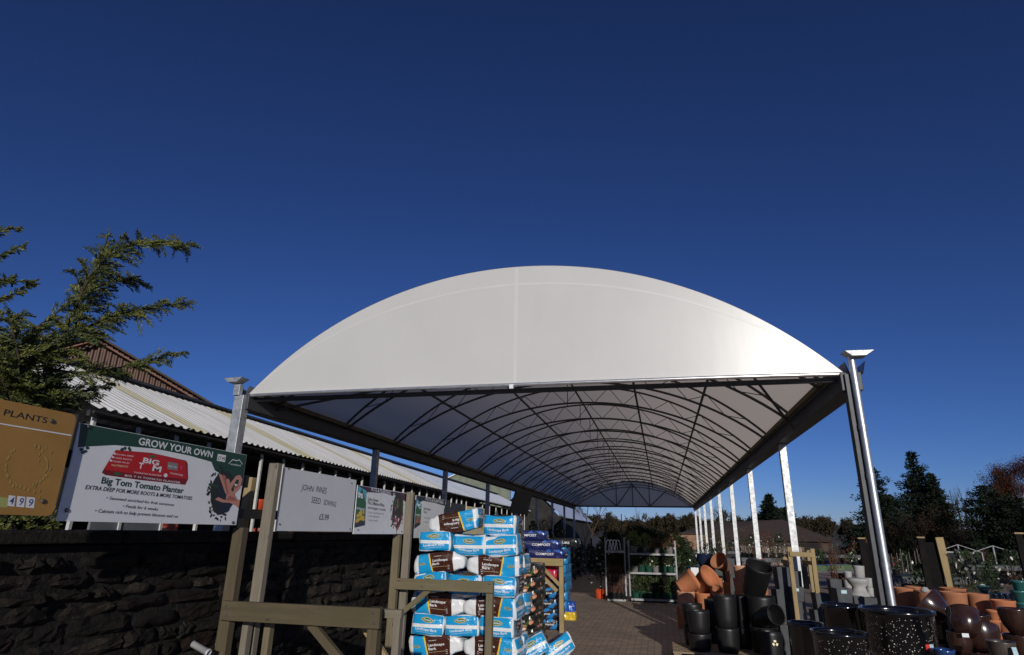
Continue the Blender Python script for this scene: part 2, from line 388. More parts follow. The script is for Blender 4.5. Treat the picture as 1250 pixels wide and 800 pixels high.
# rails along the lower edge of the front sheet
g = MB(); n = 40
g.tube([(XL+.02+(XR-XL-.04)*i/n, gable_y(XL+(XR-XL)*i/n, ZE)-.012, ZE+.012) for i in range(n+1)], .022, 0, 8); cpart(g, 'lower_rail', M_rail)
g = MB(); g.tube([(XL, Y0+.14, ZE-.02), (XR, Y0+.14, ZE-.02)], .03, 0, 8); cpart(g, 'tie_tube', M_truss)
g = MB(); g.box((-1.58, Y0-.09, ZE-.02), (.045, .03, .05)); cpart(g, 'rail_clip', M_white)
for sx, xe in ((-1, XL), (1, XR)):
    g = MB(); g.box((xe+sx*.02, (Y0+Y1)/2+.03, ZE-.075), (.20, Y1-Y0+.1, .19)); cpart(g, 'eave_beam', M_steel, bev=.006)
    g = MB()                                # gutter: open channel above the beam
    prof = [(-.10, .15), (-.095, .15), (-.06, .035), (.06, .035), (.095, .15), (.10, .15), (.065, .022), (-.065, .022)]
    vs = []
    for yy in (Y0+.06, Y1+.1): vs += [(xe+sx*.10+a, yy, ZE+b) for a, b in prof]
    k = len(prof); g.add(vs, [(i, (i+1) % k, k+(i+1) % k, k+i) for i in range(k)])
    cpart(g, 'gutter', M_gal)
    g = MB(); g.bar((xe-sx*.13, Y0+.25, ZE+.03), (xe-sx*.13, Y1-.1, ZE+.03), .05, .06); cpart(g, 'timber_batten', W_('weathered_timber', 1))
    g = MB()                                # flared gutter spout
    top = [(-.13, -.16), (.14, -.16), (.14, .0), (-.13, .0)]; bot = [(-.065, -.155), (.065, -.155), (.065, -.02), (-.065, -.02)]
    vs = [(xe+sx*.08+a, Y0-.03+b, ZE+.205-(.02*a*sx)) for a, b in top]+[(xe+sx*.08+a, Y0-.03+b, ZE+.15) for a, b in bot]
    g.add(vs, [(0, 1, 2, 3)[::-1], (4, 5, 6, 7), (0, 4, 5, 1), (1, 5, 6, 2), (2, 6, 7, 3), (3, 7, 4, 0)]); g.box((xe+sx*.05, Y0-.08, ZE+.065), (.085, .07, .14)) if sx < 0 else None; cpart(g, 'gutter_spout', M_gal, bev=.003)
    for k in range(9):
        yy = Y0+4*k; pm = M_gal
        g = MB(); px = xe + sx*.02
        zt = ZE-.172 if k else ZE+.0
        if k == 0 and sx > 0: g.box((1.945, yy, zt/2), (.066, .10, zt)); pm = M_oldsteel
        else: g.box((px, yy-(.0 if k else .02), zt/2), (.105 if k else .13, .105 if k else .13, zt))
        g.box((px, yy, .012), (.3, .3, .02))
        cpart(g, 'post', pm, bev=.004)
g = MB(); px, py = XR+.034, Y0-.075
g.tube([(px, py, ZE+.17), (px, py, .05)], .035, 0, 24)
for z in (2.62, 2.15, 1.35, .6): g.tube([(px, py, z), (px, py, z+.05)], .038, 0, 24)
dp = cpart(g, 'downpipe', M_pipe)
# trusses
def truss_mesh(y):
    g = MB(); n = 44; up, lo = [], []
    for i in range(n+1):
        t = -1+2*i/n; x = XC+t*(HALF-.10); z = arch(x, .035)
        dz = .12+.24*(1-t*t)
        up.append((x, y, z-.005)); xl = XC+t*(HALF-.14); lo.append((xl, y, max(arch(xl, .03)-dz, ZE-.04)))
    g.tube(up, .020, 0, 8); g.tube(lo, .021, 0, 8)
    for i in range(2, n-2, 2): g.tube([up[i] if (i//2) % 2 else lo[i], lo[i+2] if (i//2) % 2 else up[i+2]], .007, 0, 5)
    g.tube([(XC, y, arch(XC)-.4), (XC, y, arch(XC)-.86)], .008, 0, 5)
    return g
tr = cpart(truss_mesh(Y0+.55), 'truss', M_truss)
for k in range(1, 17):
    c = tr.copy(); col.objects.link(c); c.parent = cp; c.matrix_parent_inverse = tr.matrix_parent_inverse.copy(); c.location.y = 31.35*k/16
for xp, off in ((-3.84, .30), (-2.71, .36), (-1.55, .38), (-.35, .36), (.80, .30)):
    g = MB(); z = arch(xp)-off+.03; g.tube([(xp, Y0+.5, z), (xp, Y1-.05, z)], .022, 0, 6); cpart(g, 'purlin', M_truss)
g = MB()                                    # bracing of the far end
for a, b in ((-3.6, -2.55), (-2.55, -1.58), (-.6, -1.58), (.4, -.6)):
    g.tube([(a, Y1-.08, ZE+.9 if a in (-3.6, .4) else ZE), (b, Y1-.08, ZE if a in (-3.6, .4) else ZE+1.3)], .03, 0, 5)
for a in (-2.55, -1.58, -.6): g.tube([(a, Y1-.08, ZE), (a, Y1-.08, arch(a)-.05)], .025, 0, 5)
g.tube([(XL, Y1-.08, ZE-.02), (XR, Y1-.08, ZE-.02)], .05, 0, 6); cpart(g, 'end_bracing', M_truss)
for x0, x1 in ((XL+.1, -3.84), (.80, XR-.1)):                    # wind bracing in the first bay
    g = MB(); g.tube([(x0, Y0+.6, arch(x0)-.16), (x1, Y0+2.4, arch(x1)-.27)], .02, 0, 6); cpart(g, 'wind_brace', M_truss)

# ------------------------------------------------------------------ long garden shed behind the wall
def corr(name, c1, c2, axis, pitch, rough=.5, dirt=None, scale=.8):
    """painted metal with grime streaks; the corrugation itself is modelled"""
    return mat(name, c1, c2, scale, rough, 0, vec=(1, 6, 1), lo=.4, hi=.75)
M_cream = corr('cream_roof_sheet', (.74, .735, .71), (.54, .535, .50), 1, .1)
M_ivory = corr('yellowed_roof_light', (.60, .56, .38), (.46, .42, .28), 1, .1)
M_bluew = corr('bluish_roof_sheet', (.62, .66, .74), (.40, .44, .52), 1, .1)
M_fascia = mat('dark_fascia', (.028, .026, .024), (.016, .015, .014), 5, .7)
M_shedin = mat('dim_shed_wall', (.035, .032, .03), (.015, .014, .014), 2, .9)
M_postw = mat('white_painted_post', (.62, .62, .60), (.45, .45, .44), 7, .5)
SH = Matrix.Translation((-6.5, 9.0, 0)) @ Matrix.Rotation(R(2.8), 4, 'Z')
shed = thing('garden_shed', 'long low shed with corrugated cream roof and open glazed front behind the stone wall', 'shed', SH.translation, R(2.8))
def corr_sheet(y0, y1, xa, za, xb, zb, pitch=.075, amp=.018, mi=0, g=None):
    """box-rib sheet running down the slope from (xb, zb) to the eave (xa, za)"""
    g = g or MB(); nrm = Vector((zb-za, 0, xa-xb)); nrm = Vector((abs(zb-za), 0, abs(xb-xa))).normalized()
    n = int((y1-y0)/pitch*4); vs = []
    for i in range(n+1):
        y = y0+(y1-y0)*i/n; h = (0, 1, 1, 0)[i % 4]*amp
        vs += [(xa+nrm.x*h, y, za+nrm.z*h), (xb+nrm.x*h, y, zb+nrm.z*h)]
    g.add(vs, [(2*i, 2*i+2, 2*i+3, 2*i+1) for i in range(n)], mi); return g
EZ, RZ, RX = 2.87, 3.84, -2.05
y = -3.3; kk = 0
while y < 11.0:
    wdt = 1.55 if kk % 2 == 0 else 1.0
    lit = kk % 3 == 1
    corr_sheet(y, min(y+wdt*(.45 if lit else 1), 11.0), .12, EZ, RX, RZ, .16, .028).build('roof_light' if lit else 'roof', M_ivory if lit else M_cream, shed)
    y += wdt*(.45 if lit else 1)+.004; kk += 1
corr_sheet(11.0, 30, .12, EZ-.02, RX, RZ-.03, .16, .03).build('roof', M_bluew, shed)
for ya, yb in ((-3.35, 30),):
    g = MB(); g.box((RX-.02, (ya+yb)/2, RZ+.05), (.30, yb-ya, .035)); g.build('ridge_capping', M_steel, shed)
    corr_sheet(ya, yb, RX*2-.12, EZ, RX-.01, RZ, .3, .03).build('rear_roof', M_bluew, shed)
    g = MB(); g.box((.03, (ya+yb)/2, EZ-.055), (.05, yb-ya, .07)); g.build('fascia', M_fascia, shed, bev=.004)
    g = MB(); g.tube([(.10, ya, EZ-.045), (.10, yb, EZ-.045)], .02, 0, 8); g.build('gutter', M_fascia, shed)
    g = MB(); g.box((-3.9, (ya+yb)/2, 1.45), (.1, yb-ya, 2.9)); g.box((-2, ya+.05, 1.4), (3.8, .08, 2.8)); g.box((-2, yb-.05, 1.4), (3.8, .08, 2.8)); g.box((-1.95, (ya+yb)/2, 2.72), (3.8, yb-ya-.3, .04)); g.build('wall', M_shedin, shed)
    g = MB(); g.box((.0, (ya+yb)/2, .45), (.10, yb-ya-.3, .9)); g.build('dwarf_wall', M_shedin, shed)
y = -3.2; i = 0
while y < 29.5:
    g = MB(); g.box((-.02, y, 1.82), (.04, .04, 2.02)); g.build('glazing_post', M_postw, shed); y += .70 if y < 14 else 1.4
g = MB(); g.box((-.03, -2.35, 1.55), (.03, 1.15, .75)); g.build('grey_panel', mat('grey_cabinet', (.17, .18, .19), (.12, .13, .14), 4, .5), shed)
# goods that show through the shed front, below the signs
M_redbox = mat('red_goods', (.42, .03, .02), (.5, .3, .25), 12, .5, lo=.45, hi=.6)
for (px, py, wd, ht, mm, nm, lab) in ((201, 642, .30, .22, M_redbox, 'boxed_goods', 'red printed box on the shed shelf under the green topped sign'),
                            (316, 617, .20, .20, M_red_pot, 'orange_watering_can', 'orange round plastic tub hanging in the shed between two timber posts'),
                            (318, 655, .20, .26, M_redbox, 'boxed_goods', 'reddish box standing low in the shed behind the leaning timber post')):
    q = atX(px, py, -6.95)
    if nm == 'boxed_goods':
        g = MB(); g.box((0, 0, ht/2), (.2, wd, ht)); g.box((0, 0, ht+.006), (.16, wd*.8, .012)); o = g.build(nm, mm, bev=.006); o.location = (q.x, q.y, q.z-ht/2)
    else:
        g = MB(); g.lathe([(.05, -.1), (.085, -.09), (.105, .08), (.11, .1), (.10, .1), (.09, .0)], 0, 20); o = g.build('plastic_tub', mm); o.location = q
    tag(o, lab, 'box' if nm == 'boxed_goods' else 'tub')
# staging of slatted timber seen below the hand written sign
b = thing('timber_bench', 'orange brown slatted timber bench in the shed below the handwritten sign', 'bench', (-6.1, 11.3, 0))
g = MB()
for k in range(9): g.box((0, -1.1+.27*k, 1.38), (.5, .20, .03))
g.build('slatted_top', mat('orange_stained_wood', (.26, .115, .035), (.17, .07, .02), 4, .6), b)
for yy in (-1.15, 1.15):
    g = MB(); g.bar((.2, yy, 0), (.2, yy, 1.75), .09, .09); g.build('leg', MATS['orange_stained_wood'], b)
g = MB(); g.box((-.27, 0, 1.6), (.04, 2.3, .12)); g.build('back_rail', MATS['orange_stained_wood'], b)

# brown gabled barn behind the shed
M_bclad = mat('brown_cladding', (.115, .055, .036), (.07, .035, .025), 3, .6)
M_bfas = mat('red_brown_fascia', (.22, .07, .036), (.12, .045, .028), 5, .6)
apx = at(122, 412, 20); BA = R(38); dv = ray(256, 492)
# the gable plane turns towards the aisle: find where the line of sight to the right eave meets it
nb = Vector((math.sin(BA), -math.cos(BA), 0)); eav = CAM+dv*((apx-CAM).dot(nb)/dv.dot(nb)); hw = (Vector((eav.x, eav.y, 0))-Vector((apx.x, apx.y, 0))).length
barn = thing('brown_barn', 'brown barn with corrugated gable rising behind the cream shed roof', 'barn', (apx.x, apx.y, 0), BA)
g = MB(); n = 40; vs = []
for i in range(n*4+1):
    x = -hw+.15+2*(hw-.15)*i/(n*4); d = (0, 1, 1, 0)[i % 4]*.09; z = apx.z-.12-(apx.z-eav.z)*abs(x)/hw
    vs += [(x, -d, 0), (x, -d, z)]
g.add(vs, [(2*i, 2*i+2, 2*i+3, 2*i+1) for i in range(n*4)]); g.build('gable_wall', M_bclad, barn)
for s_ in (-1, 1):
    g = MB(); vs = []
    for yy in (-.45, 16): vs += [(0, yy, apx.z), (s_*hw*1.04, yy, apx.z+(eav.z-apx.z)*1.04), (s_*hw*1.04, yy, apx.z+(eav.z-apx.z)*1.04-.09), (0, yy, apx.z-.09)]
    g.add(vs, [(0, 1, 2, 3), (7, 6, 5, 4), (0, 4, 5, 1), (3, 2, 6, 7), (1, 5, 6, 2)]); g.build('roof', M_barn_roof, barn)
    g = MB(); g.bar((s_*.0, -.40, apx.z-.27), (s_*hw*1.03, -.40, apx.z+(eav.z-apx.z)*1.03-.27), .05, .34, up=(0, 1, 0)); g.build('barge_board', M_bfas, barn)
    g = MB(); g.box((s_*(hw-.2), 8, eav.z/2), (.1, 15.8, eav.z)); g.build('side_wall', M_bclad, barn)

# pale glasshouse roof and green gable beyond the shed
gb = thing('green_gabled_building', 'pale green gable end showing over the far bluish shed roof', 'building', (at(575, 573, 44).x, 44, 0))
ap = at(570, 572, 44); e1 = at(618, 594, 44); hw2 = e1.x-ap.x; M_pgreen = mat('pale_green_boarding', (.20, .23, .17), (.14, .16, .12), 4, .7)
g = MB(); g.prism([(-hw2, 0), (hw2, 0), (hw2, e1.z), (0, ap.z-.02), (-hw2, e1.z)], -.1, .1, 0, Matrix(((1, 0, 0, 0), (0, 0, 1, 0), (0, 1, 0, 0), (0, 0, 0, 1)))); g.build('gable_wall', M_pgreen, gb)
for s_ in (-1, 1):
    g = MB(); g.add([(0, -.3, ap.z), (s_*hw2*1.06, -.3, e1.z-.1), (s_*hw2*1.06, 8, e1.z-.1), (0, 8, ap.z), (0, -.3, ap.z+.08), (s_*hw2*1.06, -.3, e1.z-.02), (s_*hw2*1.06, 8, e1.z-.02), (0, 8, ap.z+.08)], [(0, 1, 2, 3), (4, 5, 6, 7), (0, 1, 5, 4), (1, 2, 6, 5)]); g.build('roof', M_cream, gb)
fs = thing('far_white_shed', 'far shed with smooth white roof seen between the left canopy posts', 'shed', (-9.2, 44, 0))
a0, a1 = at(650, 606, 40), at(690, 631, 40)
g = MB(); g.add([(3.0, -2.5, 2.6), (3.0, 16, 2.6), (.6, 16, 4.7), (.6, -2.5, 4.7), (-1.8, -2.5, 2.6), (-1.8, 16, 2.6)], [(0, 1, 2, 3), (3, 2, 5, 4)]); g.build('roof', M_white, fs)
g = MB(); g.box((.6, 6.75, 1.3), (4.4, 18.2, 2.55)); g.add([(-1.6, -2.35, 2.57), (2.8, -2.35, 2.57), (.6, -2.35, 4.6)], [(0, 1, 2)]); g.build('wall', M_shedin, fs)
# dark sheet hanging between the left posts
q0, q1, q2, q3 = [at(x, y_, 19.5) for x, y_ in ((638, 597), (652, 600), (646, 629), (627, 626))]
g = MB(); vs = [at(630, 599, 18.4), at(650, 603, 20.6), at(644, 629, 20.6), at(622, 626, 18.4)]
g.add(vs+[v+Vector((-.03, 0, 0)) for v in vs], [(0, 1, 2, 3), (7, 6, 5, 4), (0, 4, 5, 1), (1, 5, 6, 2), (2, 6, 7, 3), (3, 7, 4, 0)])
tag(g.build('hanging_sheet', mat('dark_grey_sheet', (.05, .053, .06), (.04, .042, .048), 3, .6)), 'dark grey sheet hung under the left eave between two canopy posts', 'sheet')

# ------------------------------------------------------------------ rubble stone wall
WX, WT = -3.42, 1.50
wall = thing('stone_wall', 'dark rubble stone retaining wall running below the row of signs', 'wall', (WX, 6, 0))
def stone_block(cy, cz, sy, sz, depth):
    """one irregular stone: a jittered rounded box"""
    nu, nv = 7, 5; vs, fs = [], []; sk = rng.normal()*.25; tl = rng.normal()*.02
    for j in range(nv):
        for i in range(nu):
            u, v = i/(nu-1)*2-1, j/(nv-1)*2-1
            edge = max(abs(u)**8, abs(v)**8); d = depth*(1-.85*edge)+rng.normal()*.006+tl*u
            sh = 1-.10*(abs(u*v))
            vs.append((d, cy+u*sy/2*sh+sk*v*.04+rng.normal()*.008, cz+v*sz/2*sh*(1-.12*u*sk)+rng.normal()*.007))
    fs = [(j*nu+i, j*nu+i+1, (j+1)*nu+i+1, (j+1)*nu+i) for j in range(nv-1) for i in range(nu-1)]
    return vs, fs
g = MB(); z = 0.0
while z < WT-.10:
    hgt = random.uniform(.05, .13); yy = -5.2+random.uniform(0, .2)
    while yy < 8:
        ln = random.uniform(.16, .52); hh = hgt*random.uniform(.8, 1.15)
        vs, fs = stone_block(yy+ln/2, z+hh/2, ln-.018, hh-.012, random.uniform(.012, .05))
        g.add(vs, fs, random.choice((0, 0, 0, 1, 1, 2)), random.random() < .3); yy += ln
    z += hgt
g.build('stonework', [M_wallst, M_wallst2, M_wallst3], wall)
g = MB(); g.box((-.20, 1.4, (WT-.02)/2), (.40, 13.4, WT-.02)); g.build('mortar_core', M_mortar, wall)
g = MB(); yy = -5.25
while yy < 8:
    ln = random.uniform(.5, .9); g.box((-.17+random.uniform(-.01, .01), yy+ln/2, WT+.03), (.48, ln-.012, .07+random.uniform(0, .012))); yy += ln
g.build('coping', M_mortar, wall, bev=.012)

# ------------------------------------------------------------------ signs on the posts in front of the wall
SX = -3.0
def C(name, c, rough=.35): return mat(name, c, tuple(q*.93 for q in c), 8, rough)
I_white, I_dgreen, I_black, I_grey = C('print_white', (.78, .79, .81)), C('print_dark_green', (.012, .055, .035)), C('print_black', (.015, .015, .016)), C('print_grey', (.22, .22, .23))
I_red, I_dred, I_ochre, I_cream = C('print_red', (.50, .014, .016)), C('print_dark_red', (.20, .01, .012)), mat('ochre_board', (.40, .215, .05), (.34, .18, .045), 4, .4), C('print_cream', (.70, .62, .36))
I_skin, I_skin2, I_dark, I_purple = C('print_skin', (.56, .25, .19)), C('print_skin_shade', (.36, .13, .10)), C('print_dark_earth', (.02, .022, .022)), C('print_purple', (.06, .022, .06))
I_sky, I_leafg, I_yel, I_pink, I_navy = C('print_sky', (.12, .42, .55)), C('print_leaf_green', (.03, .13, .05)), C('print_yellow', (.72, .46, .03)), C('print_pink', (.62, .05, .16)), C('print_navy', (.014, .022, .04))
I_faint = C('print_faint_leaf', (.45, .29, .085)); I_palegreen, I_bluenum = C('print_pale_green', (.40, .42, .14)), C('print_blue', (.05, .07, .22))
INK = [I_white, I_dgreen, I_black, I_grey, I_red, I_dred, I_ochre, I_cream, I_skin, I_skin2, I_dark, I_purple, I_sky, I_leafg, I_yel, I_pink, I_navy, I_palegreen, I_bluenum, I_faint]
ID = {k: i for i, k in enumerate('white dgreen black grey red dred ochre cream skin skin2 dark purple sky leafg yel pink navy palegreen bluenum faint'.split())}
class Sign:
    def __init__(s, name, label, x=SX): 
        s.x = x; s.name, s.label = name, label
    def corners(s, TL, TR, BR, BL):
        P = [atX(*q, s.x) for q in (TL, TR, BR, BL)]
        y0 = (P[0].y+P[3].y)/2; y1 = (P[1].y+P[2].y)/2; z1 = (P[0].z+P[1].z)/2; z0 = (P[3].z+P[2].z)/2
        s.o = (y0, z0); s.w, s.h = y1-y0, z1-z0
        s.root = thing(s.name, s.label, 'sign', (s.x, y0, z0))
        s.root.rotation_euler = Matrix(((0, 0, 1), (1, 0, 0), (0, 1, 0))).to_euler()
        s.q = MB(); s.k = 0; return s
    def U(s, px, py):
        p = atX(px, py, s.x); return (min(max(p.y-s.o[0], .002), s.w-.002), min(max(p.z-s.o[1], .002), s.h-.002))
    def board(s, m, r=0.0):
        g = MB()
        if r:
            pts = []
            for cx, cy, a0 in ((s.w-r, r, -90), (s.w-r, s.h-r, 0), (r, s.h-r, 90), (r, r, 180)):
                pts += [(cx+r*math.cos(R(a0+a)), cy+r*math.sin(R(a0+a))) for a in range(0, 91, 15)]
            g.prism(pts, -.006, 0)
        else: g.box((s.w/2, s.h/2, -.003), (s.w, s.h, .006))
        s.brd = g.build('board', m, s.root); return s
    def z(s): s.k += 1; return .0004+.000025*s.k
    def poly(s, pts, ink): s.q.poly([s.U(*p) for p in pts], s.z(), ID[ink])
    def text(s, t, p0, p1, ink, height=None, bold=0.0, shear=0.0):
        a, b = s.U(*p0), s.U(*p1); rot = math.atan2(b[1]-a[1], b[0]-a[0])
        put_text(s.q, t, a[0], a[1], math.hypot(b[0]-a[0], b[1]-a[1]), s.z(), height, ID[ink], bold, shear, rot)
    def ellipse(s, c, rx, ry, ink, n=24, rag=0.0):
        u = s.U(*c); z = s.z()
        s.q.poly([(u[0]+rx*(1+rag*random.uniform(-1, 1))*math.cos(2*math.pi*k/n), u[1]+ry*(1+rag*random.uniform(-1, 1))*math.sin(2*math.pi*k/n)) for k in range(n)], z, ID[ink]); return u
    def leafbits(s, u, rx, ry, n, ink, a0=0, a1=360, size=.02):
        z = s.z()
        for k in range(n):
            a = R(random.uniform(a0, a1)); r = random.uniform(1.0, 1.28); x, y = u[0]+rx*r*math.cos(a), u[1]+ry*r*math.sin(a)
            if not (.005 < x < s.w-.02 and .005 < y < s.h-.02): continue
            t = random.uniform(0, 6.28); l = size*random.uniform(.6, 1.2); c, d = math.cos(t), math.sin(t)
            s.q.poly([(x, y), (x+l*.5*c-l*.25*d, y+l*.5*d+l*.25*c), (x+l*c, y+l*d), (x+l*.5*c+l*.25*d, y+l*.5*d-l*.25*c)], z, ID[ink])
    def bolts(s, *ps, r=.011):
        for p in ps:
            g = MB(); u = s.U(*p); g.lathe([(r, 0), (r, .004), (r*.5, .007), (0, .008)], 0, 14, Matrix.Translation((u[0], u[1], .0015))); g.build('bolt', M_steel, s.brd)
    def done(s): s.q.build('print', INK, s.brd); return s

# the ochre plant sign at the left edge
s = Sign('plant_sign', 'ochre yellow sign with PLANTS lettering at the left edge beside the white planter sign', -2.96)
s.corners((-60, 476), (91, 505), (68, 632), (-75, 624)).board(I_ochre, .035)
s.text('PLANTS', (4, 507), (57, 517), 'black', .030, .012)
s.poly([(-60, 508), (87, 532.5), (87, 531), (-60, 506.5)], 'white')
s.poly([(-70, 614), (9, 620), (11, 608), (-68, 600)], 'palegreen')
for a, b in (((9, 616), (17, 605)), ((19.5, 617), (29, 606)), ((31, 618), (41, 607))):
    s.poly([(a[0], a[1]+1.6), (b[0]+.2, a[1]+2.6), (b[0]+1.8, b[1]+.8), (a[0]+1.6, b[1]-.4)], 'white')
for t, p0, p1 in (('4', (10.5, 615.5), (16, 616)), ('9', (22.3, 616.6), (27.5, 617)), ('9', (33.6, 617.8), (39.4, 618.2))): s.text(t, p0, p1, 'bluenum', .034, .015)
s.poly([(18.4, 616.6), (19.4, 616.7), (19.6, 615.6), (18.6, 615.5)], 'bluenum')
for k in range(26):                        # faint trailing leaf pattern
    a = k/25; px, py = 30+22*math.cos(a*5.2+2.2)*(1+.3*a), 570-26*math.sin(a*5.2+2.2)+random.uniform(-3, 3)
    u = s.U(px, py); s.q.disc(u, .006, 0.0014+k*1e-5, ID['faint'], 6, .010)
for k in range(16):
    u = s.U(55+random.uniform(-9, 9)-k*.4, 545+k*4+random.uniform(-3, 3)); s.q.disc(u, .005, .0018+k*1e-5, ID['faint'], 5, .009)
s.bolts((63, 514), (52, 612)); s.done()

# big planter sign
s = Sign('planter_sign', 'wide white sign with dark green GROW YOUR OWN band above the stone wall')
s.corners((100, 516), (301, 556), (288, 644), (68, 632)).board(M_white)
s.poly([(95, 545), (94, 546), (140, 543.5), (190, 548), (230, 556), (258, 564), (270, 569), (299, 576), (304, 555), (98, 514)], 'dgreen')
s.poly([(258, 564), (262, 574), (285, 590), (299, 594), (301, 560)], 'dgreen')
s.text('GROW YOUR OWN', (168.5, 542.5), (259, 559), 'white', .043, .02)
s.poly([(264.5, 562.5), (274.5, 564.3), (276, 556), (266, 554.2)], 'white'); s.text('£7.99', (265.5, 561.3), (274.4, 562.9), 'black', .026, .015)
s.text('westland', (281, 567.5), (293.5, 569.5), 'white', .014, .005); 
for (a, b) in (((279, 566), (284, 560.6)), ((284, 560.6), (289, 562.2)), ((289, 562.2), (292, 561)), ((292, 561), (296, 566.5))):
    s.poly([a, b, (b[0], b[1]+1), (a[0], a[1]+1)], 'white')
# the red growing bag
s.poly([(124, 577), (126, 574), (143, 549.5), (185, 553), (227, 562.5), (229, 566), (229.5, 585), (226, 592), (170, 586), (128, 580)], 'dred')
s.poly([(126, 573.5), (141, 549.5), (185, 553.5), (226.5, 563), (228, 585), (175, 580)], 'red')
s.text('BIG', (174, 564.5), (193.5, 568.5), 'white', .030, .03); s.text('T', (168.5, 571.5), (174, 572.5), 'white', .034, .03); s.text('M', (185.5, 574.6), (196, 576.6), 'white', .034, .03)
s.ellipse((179.5, 570), .016, .014, 'red'); s.ellipse((178.5, 568), .007, .003, 'leafg')
s.text('TOMATO PLANTER', (163, 577.6), (197, 582), 'white', .009, .005)
s.text('BIG T M TOMATO PLANTER', (152, 581.5), (220, 590.5), 'white', .011, .01)
for k, tx in enumerate(('EXTRA DEEP', 'MORE ROOTS', 'MORE FRUIT')): s.text(tx, (142-2.4*k, 555.5+4.2*k), (163-2.4*k, 558.2+4.2*k), 'white', .008, .004); s.ellipse((140-2.4*k, 554+4.2*k), .008, .006, 'white', 10)
s.text('NUTRIENTS', (136, 569), (156, 571.2), 'cream', .011, .01)
s.poly([(204, 572.5), (216.5, 574.8), (217, 566), (205, 563.8)], 'grey'); s.text('BIG TOM', (205.5, 569.8), (215.5, 571.8), 'white', .010, .005)
s.text('TOMATOES', (207, 578.5), (223, 581.5), 'white', .010, .006); s.ellipse((202, 580.5), .016, .012, 'white', 12); s.ellipse((221, 571), .009, .012, 'pink', 10)
s.ellipse((186, 557.5), .026, .008, 'leafg', 14); s.ellipse((143, 578.5), .026, .008, 'leafg', 14)
s.text('Big Tom Tomato Planter', (123, 590), (223.5, 602.5), 'dgreen', .036, .025)
s.text('EXTRA DEEP FOR MORE ROOTS & MORE TOMATOES', (103.5, 597), (234, 610.5), 'black', .022, .012, .15)
s.text('• Seaweed enriched for fruit tomatoes', (129.5, 609.5), (212, 618), 'black', .017, .002, .2)
s.text('• Feeds for 6 weeks', (149.5, 619.5), (192.5, 623.6), 'black', .018, .002, .2)
s.text('• Calcium rich to help prevent blossom end rot', (115.5, 625.5), (217, 632.4), 'black', .019, .002, .2)
for px, py in ((99, 549), (104, 551), (101, 552.5), (106.5, 547)): s.ellipse((px, py), .012, .008, 'dgreen', 10)
for k in range(7): s.ellipse((142+random.uniform(0, 18), 548+random.uniform(-1, 1.5)), .008, .010, 'dgreen', 8)
u = s.ellipse((272, 601), .125, .150, 'dark', 40, .06); s.leafbits(u, .125, .150, 34, 'dark', 95, 300, .034); s.leafbits(u, .115, .150, 14, 'dark', 0, 360, .03)
s.ellipse((276, 606), .09, .11, 'navy', 26, .1); s.poly([(254, 590.5), (266, 594), (266, 595), (254, 591.7)], 'leafg')
# the open hand: palm, four fingers apart, thumb meeting the forefinger
s.poly([(262, 610), (266, 607), (275, 611), (277, 600), (283, 601), (289, 609), (296, 611), (294, 621), (287, 617), (280, 614), (271, 613.5)], 'skin')
for pts, ink in (([(275, 603), (279, 603), (270.5, 580), (268.5, 578.5), (267, 580)], 'skin'), ([(277, 603), (281, 603), (275, 581), (272.5, 579.5), (271, 581)], 'skin2'), ([(279, 603), (283, 602), (279.8, 586), (277.6, 584), (276, 586)], 'skin'),
                 ([(281, 603), (284, 605), (293, 596), (295.5, 585), (293, 580), (288, 581), (281, 590), (279.5, 596), (282, 597), (288.5, 585.5), (291.5, 586), (290, 593)], 'skin'),
                 ([(285, 598), (291.5, 594), (291.5, 591.5), (284.5, 595)], 'skin2'), ([(275, 611), (280, 605), (287, 608), (289, 612), (282, 611)], 'skin2')): s.poly(pts, ink)
s.bolts((81, 623), (284, 638), (108, 521)); s.done()

# hand written sign
s = Sign('handwritten_sign', 'plain white sign handwritten JOHN INNES SEED SOWING beside the tall timber post', -2.985)
s.corners((348, 568), (433.5, 588), (430.5, 651.5), (336, 645.5)).board(mat('grey_white_sheet', (.66, .67, .69), (.62, .63, .65), 3, .35))
for t, p0, p1, hh, sh in (('JOHN', (367.5, 598), (382.5, 600.8), .052, .12), ('INNES', (385.5, 600.5), (398.3, 603.2), .056, .1), ('SEED', (379.6, 613.6), (391, 615.8), .054, .1), ('SOWING', (394.6, 616.2), (410, 619.3), .050, .15), ('£5.99', (389, 634.2), (401, 635.6), .052, .1)):
    s.text(t, p0, p1, 'black', hh, (.004 if t[0] != '£' else .014), sh)
s.bolts((352, 572), (429, 590), (341, 640), (427, 646), r=.007); s.done()

# compost signs with pictures
def bagpic(s, TL, TR, BR, BL, low):
    mid = lambda a, b, t: (a[0]+(b[0]-a[0])*t, a[1]+(b[1]-a[1])*t)
    s.poly([BL, BR, TR, TL], 'leafg')
    s.poly([mid(TL, BL, .34), mid(TR, BR, .42), TR, TL], 'sky'); s.poly([mid(TL, BL, .34), mid(TR, BR, .42), mid(TR, BR, .36), mid(TL, TR, .5)], 'leafg')
    s.poly([BL, BR, mid(TR, BR, .86), mid(TL, BL, .86)], 'dark')
    for k in range(22):
        p = mid(mid(TL, TR, random.uniform(.08, .92)), mid(BL, BR, random.uniform(.08, .92)), random.uniform(.60, .85)); s.ellipse(p, .022, .018, low, 8, .2)
    for k in range(5):
        p = mid(mid(TL, TR, random.uniform(.2, .8)), mid(BL, BR, random.uniform(.2, .8)), random.uniform(.1, .25)); s.ellipse(p, .03, .014, 'white', 8, .3)
    s.text('compost', mid(BL, TL, .45), mid(mid(BL, TL, .45), mid(BR, TR, .42), .9), 'white', .03, .01)
s = Sign('potting_sign', 'white picture sign with purple POTS AND PLANTING header right of the handwritten sign')
